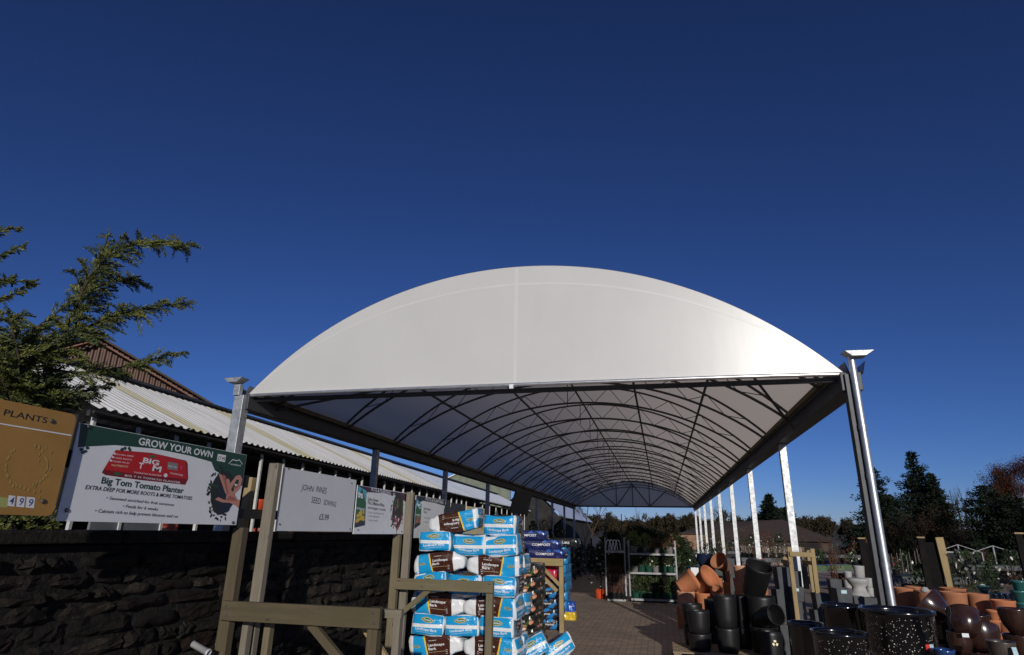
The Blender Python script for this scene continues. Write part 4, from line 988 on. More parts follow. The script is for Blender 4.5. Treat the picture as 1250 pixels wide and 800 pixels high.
# ------------------------------------------------------------------ pots
def pot_profile(kind, r, h):
    t = max(.012, r*.07)
    if kind == 'tub':    o = [(r*.80, 0), (r*.84, h*.04), (r*.97, h*.90), (r, h*.93), (r, h)]
    elif kind == 'cyl':  o = [(r*.86, 0), (r*.92, h*.10), (r*.95, h*.9), (r, h*.92), (r, h)]
    elif kind == 'cone': o = [(r*.62, 0), (r*.65, h*.03), (r*.90, h*.80), (r, h*.82), (r, h)]
    elif kind == 'belly': o = [(r*.55, 0), (r*.62, h*.04), (r*.93, h*.35), (r, h*.60), (r*.93, h*.88), (r*.97, h*.94), (r*.97, h)]
    elif kind == 'barrel': o = [(r*.80, 0), (r*.85, h*.03), (r*.94, h*.30), (r*.98, h*.62), (r, h*.90), (r*1.0, h)]
    elif kind == 'bowl': o = [(r*.40, 0), (r*.45, h*.03), (r*.80, h*.35), (r*.96, h*.72), (r, h*.96), (r, h)]
    else:                o = [(r*.90, 0), (r*.95, h*.08), (r*.98, h*.5), (r, h*.95), (r, h)]
    x = o[-1][0]
    return o+[(x-t*.3, h+t*.15), (x-t, h), (x-t*1.05, h*.92), (o[1][0]-t, h*.14), (0, h*.12)]
def pot(label, kind, m, loc, r, h, tilt=(0, 0, 0), name='plant_pot', cat='pot', group=None, seg=36, pr=None):
    g = MB(); g.lathe(pot_profile(kind, r, h), 0, seg); o = g.build(name, m)
    o.rotation_euler = Euler(tilt); o.location = loc
    return tag(o, label, cat, group)
ORD = 'first second third fourth fifth sixth seventh eighth ninth tenth eleventh twelfth thirteenth fourteenth fifteenth sixteenth seventeenth eighteenth nineteenth twentieth'.split()
ORD += ['twenty-'+o for o in ORD[:9]]
def words(label): return ' '.join(label.split()[:16])
def ppot(label, kind, m, x0, x1, yt, yb, Y, group=None, down=0, downlab=None, name='plant_pot', tilt=(0, 0, 0), hmul=1.0, dy=0.0):
    """pot whose outline spans these photo pixels when it stands at distance Y; more pots of the kind below it carry it to the ground"""
    xc = (x0+x1)/2; a, b_ = at(xc, yt, Y), at(xc, yb, Y); r = mpp(xc, yb, Y)*(x1-x0)/2; h = (a.z-b_.z)*hmul
    p = Vector((b_.x, Y+dy, b_.z)); 
    if tilt == (0, 0, 0) and down == 0 and p.z < .2: h += p.z-.008; p.z = .008
    o = pot(label, kind, m, p, r, h, tilt, name, group=group)
    z = p.z; k = 0
    while down and z > .012 and k < 8:
        hh = min(h*.98, z-.008) if z < 1.7*h else h*.98
        z -= hh; c = pot(ORD[k]+((' one down, '+downlab) if downlab else ' pot below the '+label), kind, m, (p.x, p.y, max(z, .008)), r, hh, (0, 0, 0), name, group=group); k += 1
    return o
GB, GT, GG, GW, GN, GL = 'large black plastic pots', 'terracotta pots by the black pots', 'grey square planters', 'pale cement pots', 'brown glazed pots', 'large terracotta tubs'
# black plastic pots, two high, on a pallet
pal = thing('timber_pallet', 'low timber pallet under the stacked black plastic pots', 'pallet', (at(880, 795, 9.75).x, 9.78, 0))
for k in range(7):
    g = MB(); g.box((0, -.36+.12*k, .12), (1.28, .095, .022)); g.build('deck_board', M_palletw, pal, bev=.003)
for x_ in (-.58, 0, .58):
    g = MB(); g.box((x_, 0, .055), (.1, .8, .105)); g.build('bearer', M_palletw, pal, bev=.003)
def blackstack(x0, x1, yt, ym, yb, Y, la, lb, kind='barrel'):
    ppot(la, kind, M_bplast, x0, x1, yt, ym, Y, GB)
    xc = (x0+x1)/2; a = at(xc, ym, Y); r = mpp(xc, ym, Y)*(x1-x0)/2
    pot(lb, kind, M_bplast, (a.x, Y, .135), r, a.z-.135, group=GB)
blackstack(840, 868, 745, 773, 802, 9.55, 'black pot on top of the leftmost front stack of two', 'black pot at the bottom of the leftmost front stack of two')
blackstack(834, 859, 737, 764, 795, 10.0, 'black pot on the stack half hidden behind the leftmost stack', 'bottom black pot half hidden behind the leftmost stack')
blackstack(873, 902, 727, 766, 802, 9.55, 'tall black pot with pale rim, upper of the second front stack', 'tall black pot, lower of the second front stack')
blackstack(896, 918, 727, 766, 798, 9.95, 'black pot tucked behind the second front stack, upper', 'black pot tucked behind the second front stack, lower')
blackstack(915, 950, 728, 765, 800, 9.65, 'wide black pot under the tipped over black pot', 'wide black pot at the foot, right of the second stack')
ppot('black pot in the shade between the first two stacks', 'barrel', M_bplast, 862, 880, 732, 770, 10.3, GB, 1, 'lower black pot in the shade between the first two stacks')
a = at(927, 729, 9.65); pot('black pot tipped over on top of the wide black pot', 'tub', M_bplast, (a.x-.05, 9.85, a.z+.03), mpp(927, 715, 9.65)*17, .44, (R(28), R(14), 0), group=GB)
a = at(943, 757, 9.35); pot('black pot lying on its side with its round mouth facing out', 'tub', M_bplast, (a.x-.12, 9.555, a.z-.02), mpp(943, 757, 9.35)*13, .36, (R(74), 0, R(28)), group=GB)
o = ppot('black pot with a white recycling mark below the lying one', 'barrel', M_bplast, 928, 957, 770, 800, 9.2, GB)
g = MB(); a = at(945, 775, 9.2); rr = mpp(943, 770, 9.2)*15
for k in range(3):
    th = R(90+120*k); c_, s_ = math.cos(th), math.sin(th)
    g.poly([(.035*c_-.016*s_, .035*s_+.016*c_), (.035*c_+.016*s_, .035*s_-.016*c_), (.018*math.cos(th-.9), .018*math.sin(th-.9)), (.018*math.cos(th+.9), .018*math.sin(th+.9))], 0)
mk = g.build('recycling_mark', I_cream, o); mk.location = (.03, -rr*1.03, .33); mk.rotation_euler = (R(84), 0, R(4))
ppot('dark grey pot standing behind the wide black pots', 'tub', M_bplast, 945, 962, 727, 760, 10.5, GB, 1, 'dark grey pot below another behind the wide black pots')
# terracotta pots
ppot('pale bloomed terracotta pot, left of the pair under the tilted pots', 'tub', M_terra_pale, 827, 850, 722, 744, 12.6, GT)
ppot('orange terracotta pot at the bottom left below the pale one', 'tub', M_terra, 827, 847, 742, 768, 12.65, GT, 1)
ppot('orange terracotta pot under the tilted open pot', 'tub', M_terra, 850, 872, 724, 746, 12.6, GT, 1, 'lower terracotta pot under the tilted open pot')
a = at(838, 722, 12.6); pot('terracotta pot tipped forward on the pale bloomed pot', 'cone', M_terra, (a.x-.12, 12.75, a.z+.02), .21, .36, (R(12), R(58), R(20)), group=GT)
a = at(858, 722, 12.6); pot('terracotta pot tilted with its open mouth towards the right', 'cone', M_terra, (a.x-.08, 12.85, a.z+.04), .23, .38, (R(48), R(32), R(30)), group=GT)
ppot('tall bloomed terracotta pot, upper of the tall pair', 'tub', M_terra_pale, 896, 914, 691, 706, 13.4, GT)
ppot('tall bloomed terracotta pot, lower of the tall pair', 'tub', M_terra_pale, 896, 914, 706, 723, 13.4, GT, 1, 'terracotta pot hidden under the tall bloomed pair')
ppot('narrow terracotta pot on the slim stack left of the tall pair', 'tub', M_terra_dull, 886, 893, 697, 711, 13.3, GT)
ppot('short terracotta pot below the narrow one', 'tub', M_terra, 884, 893, 711, 724, 13.3, GT, 1, 'hidden terracotta pot below the slim stack')
ppot('slim dark terracotta jar at the left of the slim stack', 'tub', M_terra_dull, 876, 883, 706, 719, 13.2, GT, 1, 'terracotta jar under the slim dark one')
a = at(878, 724, 12.4); pot('small terracotta pot lying with a dark mouth towards the viewer', 'cone', M_terra_dull, (a.x, 12.6, a.z-.06), .11, .2, (R(55), 0, R(-15)), group=GT)
ppot('terracotta pot standing under the small lying one', 'tub', M_terra, 872, 885, 729, 748, 12.6, GT, 1, 'lower terracotta pot under the small lying one')
a = at(893, 692, 13.4); pot('terracotta pot tipped on top of the tall bloomed pair', 'cone', M_terra_dull, (a.x-.10, 13.5, a.z-.02), .17, .26, (R(38), R(-48), 0), group=GT)
a = at(925, 697, 12.4); pot('terracotta pot lying behind the tipped over black pot', 'cone', M_terra, (a.x-.16, 12.7, a.z-.02), .14, .34, (R(10), R(76), 0), group=GT)
pot('terracotta pot carrying the lying one behind the black pots', 'tub', M_terra, (a.x, 12.75, .008), .2, a.z-.12, group=GT)
# dark blue glazed jars with a white label, grey block planter behind
ppot('round dark blue glazed jar on top of the wrapped dark pots', 'belly', M_bluglaze, 851, 872, 676, 693, 13.9, 'dark blue glazed jars')
for k, (a_, b_) in enumerate(((838, 857), (855, 875))):
    o = ppot('dark blue glazed jar %s under the round one' % ('with a white label, left' if k == 0 else 'without a label, right'), 'belly', M_bluglaze, a_, b_, 692, 712, 13.9, 'dark blue glazed jars', 1, 'lower dark blue jar in the %s column' % ('left', 'right')[k])
    if k == 0:
        g = MB(); g.box((0, 0, 0), (.15, .004, .24)); l_ = g.build('label', M_label, o); l_.location = (.02, -mpp(848, 700, 13.9)*9.7, .18)
def cubepot(label, m, x0, x1, yt, yb, Y, rz=.2, group=GG, taper=.86, ground=False, lab=False, name='square_planter'):
    xc = (x0+x1)/2; a, b_ = at(xc, yt, Y), at(xc, yb, Y); s_ = mpp(xc, yb, Y)*(x1-x0)/(math.cos(rz)+abs(math.sin(rz)))
    zb = b_.z; h = a.z-zb; t = s_/2; q = t*taper; w_ = t*.86
    g = MB(); vs = [(-q,-q,0),(q,-q,0),(q,q,0),(-q,q,0),(-t,-t,h),(t,-t,h),(t,t,h),(-t,t,h),(-w_,-w_,h),(w_,-w_,h),(w_,w_,h),(-w_,w_,h),(-w_*.9,-w_*.9,h*.25),(w_*.9,-w_*.9,h*.25),(w_*.9,w_*.9,h*.25),(-w_*.9,w_*.9,h*.25)]
    fs = [(3,2,1,0)]+[(i,(i+1)%4,4+(i+1)%4,4+i) for i in range(4)]+[(4+i,4+(i+1)%4,8+(i+1)%4,8+i) for i in range(4)]+[(8+i,8+(i+1)%4,12+(i+1)%4,12+i) for i in range(4)]+[(12,13,14,15)]
    g.add(vs, fs); o = g.build(name, m, bev=.008); o.location = (b_.x, Y, zb); o.rotation_euler = (0, 0, rz); tag(o, label, 'planter', group)
    z = zb; k = 0
    while ground and z > .05 and k < 5:
        hh = min(h, z-.006) if z < 1.6*h else h; z -= hh; c = o.copy(); col.objects.link(c); c.location.z = max(z, .006); c.scale = (1, 1, hh/h); k += 1
        tag(c, words(ORD[k-1]+' twin below the '+label), 'planter', group)
    if lab:
        g = MB(); g.box((0, 0, 0), (s_*.34, .003, s_*.2)); l_ = g.build('label', M_lbl_blue, o); l_.location = (-.05*s_, -t*(taper+(1-taper)*.8)-.004, h*.8)
    return o
for x0, x1, yt, yb, Y, lb, gr, la in ((868, 884, 683, 724, 14.60, 'weathered grey block planter left of the terracotta top pot', True, 0), (884, 900, 682, 724, 14.70, 'weathered grey block planter right behind the terracotta top pot', True, 0),
        (946, 968, 692, 720, 9.99, 'charcoal square planter upper left behind the timber frame', False, 0), (946, 968, 719, 762, 9.99, 'charcoal square planter lower left behind the timber frame', True, 0), (966, 981, 697, 730, 10.12, 'tall charcoal planter showing inside the timber frame', False, 0),
        (963, 982, 716, 734, 9.90, 'charcoal planter with pale blue label inside the timber frame', False, 1), (965, 983, 734, 772, 9.90, 'charcoal planter at the foot inside the timber frame', True, 0), (966, 982, 729, 772, 10.17, 'charcoal planter carrying the tall one in the timber frame', True, 0),
        (993, 1014, 724, 745, 9.72, 'charcoal planter right of the timber frame, upper', False, 0), (993, 1014, 744, 784, 9.72, 'charcoal planter right of the timber frame, lower', True, 0), (1018, 1041, 718, 738, 9.36, 'grey cube planter with a pale blue label on its front', False, 1), (1018, 1043, 738, 780, 9.36, 'grey cube planter carrying the labelled one', True, 0),
        (1014, 1030, 707, 738, 9.99, 'dark planter behind the labelled cube planter', True, 0), (1042, 1056, 728, 745, 10.20, 'blue grey shiny planter below the cement pedestals', True, 0)):
    cubepot(lb, M_fibre, x0, x1, yt, yb, Y, random.uniform(.05, .25), GG, ground=gr, lab=bool(la))
# plant frame of slim timber beside the grey planters
fa = thing('plant_stand', 'upright slim timber display frame among the charcoal planters', 'timber frame', (at(977, 720, 9.7).x, 9.7, 0))
bx = fa.location.x
for (x_, Y, yt, nm) in ((963, 9.7, 668, 0), (991, 9.7, 670, 0), (957.5, 10.3, 680, 1), (986.5, 10.3, 672, 1)):
    q = at(x_, yt, Y); f_ = at(x_+.14*80, yt+80, Y)
    g = MB(); g.bar((q.x-bx, Y-9.7, 0), (q.x-bx, Y-9.7, q.z), .055, .055, up=(0, 1, 0)); g.build('upright', W_('fresh_timber', 2), fa, bev=.003)
q0, q1 = at(963, 676, 9.7), at(991, 677.5, 9.7)
g = MB(); g.bar((q0.x-bx, -.04, q0.z), (q1.x-bx, -.04, q0.z-.01), .035, .06); g.build('cross_rail', W_('fresh_timber', 0), fa, bev=.003)
for x_ in (q0.x-bx, q1.x-bx):
    g = MB(); g.bar((x_, 0, q0.z-.12), (x_, .6, q0.z-.12), .035, .05); g.build('side_rail', W_('fresh_timber', 1), fa, bev=.003)
# pale cement pots
ppot('pale cement cylinder pot, upper of the tall pair', 'tub', M_cement, 1043, 1057, 691, 706, 13, GW); ppot('pale cement cylinder pot, lower of the tall pair', 'tub', M_cement, 1043, 1058, 706, 722, 13, GW, 1, 'pale pot hidden below the tall cement pair')
ppot('white cement pot, upper of the short pair at the left', 'tub', M_cement, 1031, 1041, 698, 708, 13, GW); ppot('white cement pot, lower of the short pair at the left', 'tub', M_cement, 1031, 1042, 708, 721, 13, GW, 1, 'pale pot hidden below the short cement pair')
ppot('small cement pot beside the galvanised pillar', 'tub', M_cement, 1057, 1066, 706, 718, 12.6, GW, 1, 'cement pot below the small one beside the pillar')
a = at(1050, 728, 12.0); g = MB(); g.lathe([(.16, 0), (.16, .04), (.12, .07), (.10, .14), (.15, .20), (.17, .24), (.17, .27), (.1, .28), (0, .28)], 0, 24); o = g.build('pedestal_base', M_cement); o.location = (a.x, 12, a.z); tag(o, 'moulded cement pedestal base in front of the tall cement pair', 'pedestal')
g = MB(); g.box((0, 0, a.z/2), (.45, .45, a.z-.012)); o = g.build('display_block', M_fibre, bev=.01); o.location = (a.x, 12.0, 0); tag(o, 'dark grey display block under the moulded cement pedestal', 'block')
# black glazed planters with white fleck pattern
def fleck():
    m, nt, b, tc = newmat('flecked_black_glaze'); co = tc.outputs['Object']
    sx = nt.nodes.new('ShaderNodeSeparateXYZ'); nt.links.new(tc.outputs['Generated'], sx.inputs[0])
    v = nt.nodes.new('ShaderNodeTexVoronoi'); v.inputs['Scale'].default_value = 62; nt.links.new(co, v.inputs[0])
    n = noise(nt, co, 5, 2)
    band = (Nd(nt, sx.outputs[2]) > .05)*(Nd(nt, sx.outputs[2]) < .86)
    f = (Nd(nt, v.outputs['Distance']) < (Nd(nt, noise(nt, co, 25, 2))*.34))*(ramp(nt, n, .30, .42))*band
    nt.links.new(mix(nt, f, (.005, .005, .006), (.75, .72, .66)), b.inputs['Base Color']); b.inputs['Roughness'].default_value = .15
    b.inputs['Coat Weight'].default_value = .5; return m
M_fleck = fleck()
GS = 'black glazed planters at the front right'
o = ppot('large black glazed planter with white flecks and a small flag sticker', 'cyl', M_fleck, 1057, 1149, 744, 800, 5.9, GS)
r_ = mpp(1103, 800, 5.9)*46; zz = .42
g = MB(); g.box((-.018, 0, 0), (.034, .002, .044), 0); g.box((.018, 0, 0), (.034, .002, .044), 1)
st = g.build('sticker', [M_redst, M_lbl_blue], o); q = at(1133, 790, 5.9-r_*.7)-o.location; ang = math.asin(max(-1, min(1, (q.x)/r_))); st.location = (q.x, -math.sqrt(max(.01, r_*r_-q.x*q.x))+.02, q.z); st.rotation_euler = (0, 0, ang)
ppot('plain black glazed planter at the left of the flecked one', 'cyl', M_blkglaze, 1010, 1062, 738, 800, 6.4, GS)
ppot('low black glazed bowl with white flecks at the bottom edge', 'cyl', M_fleck, 995, 1066, 771, 820, 5.6, GS)
ppot('black glazed planter behind the display frame foot', 'cyl', M_blkglaze, 968, 1012, 760, 815, 6.9, GS)
ppot('black glazed planter behind the flecked one, near the pillar', 'cyl', M_blkglaze, 1050, 1100, 739, 800, 6.25, GS) if False else None
g = MB(); put_text(g, 'SALE', -.07, 0, .14, 0); q = at(1036, 752, 6.4-.2)
# big terracotta tubs in a row
for x0, x1, yt, yb, Y, lb, mm in ((1095, 1123, 718, 748, 9.4, 'aged terracotta tub right of the galvanised pillar', M_terra_dull), (1121, 1154, 721, 752, 9.0, 'aged terracotta tub with a pale stone on its rim', M_terra_dull), (1153, 1186, 723, 757, 8.8, 'wide aged terracotta tub, left of the widest pair', M_terra_dull), (1184, 1213, 725, 757, 8.9, 'wide aged terracotta tub, right of the widest pair', M_terra_dull),
        (1213, 1243, 733, 753, 8.6, 'smaller orange terracotta tub behind the brown glazed bowl', M_terra), (1150, 1182, 718, 735, 10.2, 'terracotta tub half hidden behind the widest pair', M_terra_dull), (1108, 1128, 716, 740, 10.4, 'terracotta tub half hidden behind the pillar side tub', M_terra_dull)):
    ppot(lb, 'tub', mm, x0, x1, yt, yb, Y, GL, 1, 'terracotta tub stacked underneath, seen between the glazed pots')
g = MB(); g.lathe([(0, -.03), (.04, -.02), (.05, 0), (.03, .035), (0, .04)], 0, 10); q = at(1129, 721, 8.75); o = g.build('pale_stone', M_cement); o.location = (q.x, 8.75, q.z); tag(o, 'pale stone resting on the rim of a terracotta tub', 'stone')
for x0, x1, yt, yb, Y, lb, mm in ((1206, 1222, 745, 758, 7.9, 'small terracotta pot, upper of the little stack', M_terra), (1207, 1224, 757, 772, 7.9, 'small terracotta pot, lower of the little stack', M_terra), (1199, 1208, 747, 760, 8.0, 'small dark terracotta pot left of the little stack', M_terra_dull)):
    ppot(lb, 'cone', mm, x0, x1, yt, yb, Y, GT, 1 if yb > 758 else 0)
# brown glazed bowls and jars
a = at(1151, 745, 6.7); pot('brown glazed bowl tipped on its edge, highest of the brown pots', 'bowl', M_brnglaze, (a.x+.06, 6.85, a.z-.10), .165, .21, (R(-20), R(-44), 0), group=GN)
a = at(1177, 760, 6.4); pot('round brown glazed jar catching a bright highlight', 'belly', M_brnglaze, (a.x, 6.4, a.z-.09), .125, .20, (R(-32), R(14), 0), group=GN)
o = ppot('brown glazed jar with a white label under the round one', 'belly', M_brnglaze, 1160, 1190, 771, 800, 6.5, GN, 1)
g = MB(); g.box((0, 0, 0), (.05, .003, .03)); l_ = g.build('label', M_label, o); l_.location = (0, -.135, .17)
o = ppot('brown glazed jar with a pale label below the tipped bowl', 'belly', M_brnglaze, 1138, 1166, 757, 785, 6.9, GN, 1, 'brown jar carrying the labelled one below the tipped bowl')
g = MB(); g.box((0, 0, 0), (.05, .003, .07)); l_ = g.build('label', M_lbl_blue, o); l_.location = (.06, -.125, .17); l_.rotation_euler = (0, 0, .35)
ppot('dark brown cylinder pot behind the round jar', 'cyl', M_brnglaze, 1184, 1211, 751, 773, 7.2, GN, 1, 'dark brown cylinder pot below its twin')
a = at(1207, 781, 6.4); pot('long brown glazed bowl lying low beside the grey brown bowl', 'bowl', M_brnglaze, (a.x, 6.5, a.z-.1), .16, .18, (R(-26), 0, 0), group=GN)
pot('brown glazed bowl standing under the low lying one', 'bowl', M_brnglaze, (a.x, 6.55, .008), .17, a.z-.12, group=GN)
o = ppot('grey brown glazed bowl with a pale blue label at the bottom right', 'bowl', M_gryglaze, 1210, 1245, 783, 815, 5.9, GN, 1)
g = MB(); g.box((0, 0, 0), (.035, .003, .055)); l_ = g.build('label', M_lbl_blue, o); l_.location = (.03, -.128, .13); l_.rotation_euler = (R(-12), 0, .2)
ppot('large brown glazed bowl at the right edge', 'bowl', M_brnglaze, 1224, 1262, 743, 775, 7.0, GN, 1, 'large brown bowl carrying its twin at the right edge')
ppot('royal blue glazed pot at the bottom beside the flag sticker planter', 'cyl', mat('royal_blue_glaze', (.02, .06, .20), (.012, .03, .11), 5, .2, coat=.4), 1146, 1172, 793, 830, 5.6, None)
# teal and small blue pots further back
ppot('small teal pot behind the wide terracotta tubs', 'bowl', M_teal, 1194, 1209, 715, 724, 10.6, 'teal glazed pots', 1, 'teal pot under the small teal pot'); ppot('teal pot, upper of the stack at the right edge', 'cone', M_teal, 1236, 1256, 709, 722, 10.0, 'teal glazed pots'); ppot('teal pot, lower of the stack at the right edge', 'cone', M_teal, 1236, 1258, 721, 735, 10.0, 'teal glazed pots', 1, 'hidden teal pot at the right edge')
for k in range(6): ppot('small navy glazed pot in the row behind the orange tub, %s from left' % ('first', 'second', 'third', 'fourth', 'fifth', 'sixth')[k], 'cone', M_bluglaze, 1206+7*k, 1213+7*k, 724+(k % 2), 735, 10.8, 'small navy pots', 1, 'navy pot below the row behind the orange tub')

# ------------------------------------------------------------------ plants
def leafy(n, wd, ht, ln, lw, z0=0.0, mi=0, g=None, shape=1.0, hollow=.25):
    g = g or MB(); a = rng.random(n)*2*math.pi; t = rng.random(n); r = wd/2*np.sqrt(hollow+(1-hollow)*rng.random(n))*(np.sin(np.pi*(.18+.78*t))**shape)
    lump = 1+.28*np.sin(3*a+5*t)+.15*np.sin(7*a-9*t)
    c = np.stack([r*lump*np.cos(a), r*lump*np.sin(a), z0+ht*t], 1); d = c-np.array([0, 0, z0+ht*.2]); d /= np.linalg.norm(d, axis=1)[:, None]+1e-6
    g.leaves(c, ln, lw, mi, d, 1.3); return g
def twigs(n, ht, spread, r=.004, g=None, z0=0.0, lean=(0, 0)):
    g = g or MB()
    for k in range(n):
        a = random.uniform(0, 6.28); s_ = spread*random.uniform(.2, 1)
        p0 = Vector((.15*spread*math.cos(a), .15*spread*math.sin(a), z0)); p2 = Vector((s_*math.cos(a)+lean[0], s_*math.sin(a)+lean[1], z0+ht*random.uniform(.6, 1)))
        p1 = (p0+p2)/2+Vector((random.gauss(0, .05), random.gauss(0, .05), .05))*ht
        g.tube([p0, p1, p2], [r, r*.8, r*.4], 0, 4)
        for q in range(3):
            b0 = p1+(p2-p1)*random.random(); g.tube([b0, b0+Vector((random.gauss(0, .12), random.gauss(0, .12), .14))*ht], [r*.6, r*.3], 0, 3)
    return g
PP = {}
VD = {'leafy': 'dark leafy plant', 'mid': 'mid green leafy plant', 'lime': 'lime green plant', 'bronze': 'bronze leaved plant', 'flower': 'white flowered plant', 'pink': 'pink flowered plant', 'stems': 'tall reddish stemmed plant', 'bush': 'dark bush with pale flowers', 'twig': 'bare twiggy plant'}
VP = {'black': 'black pot', 'green': 'green pot', 'greyp': 'grey pot', 'red': 'red pot'}
def vdesc(v): return VD[v.split('_')[1]]
def potted(variant, label, loc, group, sc_=1.0, rz=None):
    key = variant
    if key not in PP:
        t = thing('potted_plant', label, 'plant'); pm, pr, ph = {'green': (M_green_pot, .085, .14), 'greyp': (M_grey_pot, .085, .13), 'red': (M_red_pot, .16, .24), 'black': (M_bplast, .10, .15)}[variant.split('_')[0]]
        g = MB(); g.lathe(pot_profile('tub', pr, ph), 0, 16); g.build('pot', pm, t)
        g = MB(); g.lathe([(0, ph*.86), (pr*.93, ph*.86), (pr*.93, ph*.80)], 0, 14); g.build('soil', M_soil, t)
        kind = variant.split('_')[1]
        if kind == 'leafy': twigs(5, .3, .07, .004, None, ph*.8).build('stem', M_bark, t); leafy(300, .26, .38, .055, .03, ph*.9).build('foliage', M_leaf_dk, t)
        if kind == 'mid': twigs(4, .25, .06, .004, None, ph*.8).build('stem', M_bark, t); leafy(330, .27, .32, .05, .028, ph*.9).build('foliage', M_leaf_mid, t)
        if kind == 'lime': leafy(320, .34, .30, .055, .022, ph*.85).build('foliage', M_leaf_lim, t)
        if kind == 'bronze': leafy(260, .32, .22, .05, .022, ph*.85).build('foliage', M_leaf_red, t)
        if kind == 'flower': twigs(5, .34, .10, .004, None, ph*.8).build('stem', M_bark, t); leafy(120, .28, .36, .05, .028, ph*.9).build('foliage', M_leaf_dk, t); leafy(14, .30, .34, .06, .05, ph*1.1).build('flowers', M_flower, t)
        if kind == 'pink': leafy(150, .26, .28, .045, .026, ph*.9).build('foliage', M_leaf_dk, t); leafy(22, .28, .26, .05, .04, ph*1.2).build('flowers', M_pinkfl, t)
        if kind == 'stems': twigs(9, .75, .13, .006, None, ph*.8).build('stem', mat('red_brown_stem', (.12, .04, .025), (.07, .03, .02), 9, .7), t); leafy(50, .22, .6, .05, .024, ph*1.2).build('foliage', M_leaf_red, t)
        if kind == 'bush': twigs(8, .6, .22, .007, None, ph*.8).build('stem', M_bark, t); leafy(260, .62, .66, .06, .03, ph*.9).build('foliage', M_leaf_dk, t); leafy(18, .6, .6, .07, .05, ph*1.2).build('flowers', M_flower, t)
        if kind == 'twig': twigs(14, .8, .22, .006, None, ph*.8).build('stem', M_twig, t); leafy(40, .4, .7, .04, .02, ph*1.3).build('buds', M_leaf_lim, t)
        PP[key] = t
    else: t = copy_tree(PP[key])
    t.location = loc; t.rotation_euler = (0, 0, random.uniform(0, 6.28) if rz is None else rz); t.scale = (sc_,)*3
    return tag(t, label, 'plant', group)
M_zinc = mat('dull_zinc', (.36, .365, .37), (.22, .225, .23), 12, .6, .5)
# wheeled plant trolleys
def trolley(label, x0, x1, y0, zs, top, loc_rz):
    t = thing('plant_trolley', label, 'trolley', ((x0+x1)/2, y0, 0), loc_rz, 'wheeled plant trolleys')
    hw_, dp_ = (x1-x0)/2, .28
    for sx_ in (-1, 1):
        for sy_ in (-1, 1):
            g = MB(); g.box((sx_*hw_, sy_*dp_, (top+.14)/2+.0), (.03, .026, top-.14)); g.build('post', M_zinc, t)
            g = MB(); g.lathe([(.02, -.015), (.05, -.014), (.05, .014), (.02, .015)], 0, 14, Matrix.Translation((sx_*(hw_-.08), sy_*(dp_-.04), .058)) @ Matrix.Rotation(R(90), 4, 'Y')); g.build('castor', M_bplast, t)
    for z in zs:
        g = MB(); g.box((0, 0, z), (2*hw_-.04, 2*dp_-.03, .012)); g.box((0, -dp_, z-.012), (2*hw_-.04, .012, .045)); g.box((0, dp_, z-.012), (2*hw_-.04, .012, .045)); g.build('shelf', M_zinc, t)
    return t
T1 = (-1.46, -.97); T2 = (-.86, .30); YT = 17.1
zz = [at(755, y_, YT).z for y_ in (731, 673)]; za = [at(795, y_, YT).z for y_ in (731, 699, 676)]
t1 = trolley('narrow metal plant trolley with tall end posts, left of the wide one', *T1, YT, zz, at(755, 656, YT).z, .08)
t2 = trolley('wide metal plant trolley with three shelves of green pots', *T2, YT+.05, za, at(795, 660, YT).z, .03)
for x_ in (T1[0]+.03, T1[1]-.06):
    g = MB(); g.tube([(0, 0, 0), (.01, 0, at(750, 628, YT).z-zz[1])], .013, 0, 6); o = g.build('plant_cane', M_steel); o.location = (x_, YT+.1, zz[1]+.01); tag(o, 'thin dark cane standing above the narrow trolley, %s' % ('left' if x_ < -1.3 else 'right'), 'cane', 'canes above the narrow trolley')
pn = ('first', 'second', 'third', 'fourth', 'fifth', 'sixth', 'seventh')
for lvl, z in enumerate(za):
    n = (6, 6, 4)[lvl]
    for k in range(n):
        x = T2[0]+.13+(T2[1]-T2[0]-.26)*k/(n-1); v = (('green_leafy', 'green_mid') if lvl == 0 else ('greyp_mid', 'green_leafy', 'green_flower') if lvl == 1 else ('greyp_lime', 'greyp_lime', 'greyp_bronze', 'greyp_bronze'))
        vv = v[k % len(v)] if lvl < 2 else v[k]
        potted(vv, 'potted plant, %s from the left on the %s shelf of the wide trolley' % (pn[k], ('bottom', 'middle', 'top')[lvl]), (x, YT+.05+random.uniform(-.10, -.02), z+.008), 'potted plants on the wide trolley', random.uniform(1.05, 1.3))
        if lvl < 2: potted(v[(k+1) % len(v)], 'potted plant in the rear row, %s on the %s shelf of the wide trolley' % (pn[k], ('bottom', 'middle')[lvl]), (x+.08, YT+.19, z+.008), 'potted plants on the wide trolley', random.uniform(1.1, 1.4))
for k in range(7):
    potted('black_stems', 'tall reddish stemmed plant on the narrow trolley, %s from the left' % pn[k], (T1[0]+.07+.06*k, YT-.08+.1*(k % 2), zz[0]+.008), 'tall plants on the narrow trolley', .95)
t = thing('white_hoop_rack', 'white arched plastic hoops standing on top of the narrow trolley', 'hoops', (T1[0]+.24, YT, zz[1]+.008))
for k in range(4):
    g = MB(); g.tube([(-.16+.08*k+.07*math.cos(a), .02*k, .02+.25*abs(math.sin(a))) for a in np.linspace(0, math.pi, 10)], .011, 0, 6); g.build('hoop', I_white, t)
# red pot left of the trolley, with a twiggy flowering shrub
q = atg(733, 731); potted('red_bush', 'flowering shrub in an orange red pot on the paving left of the trolleys', (q.x, q.y, .008), None, .95)
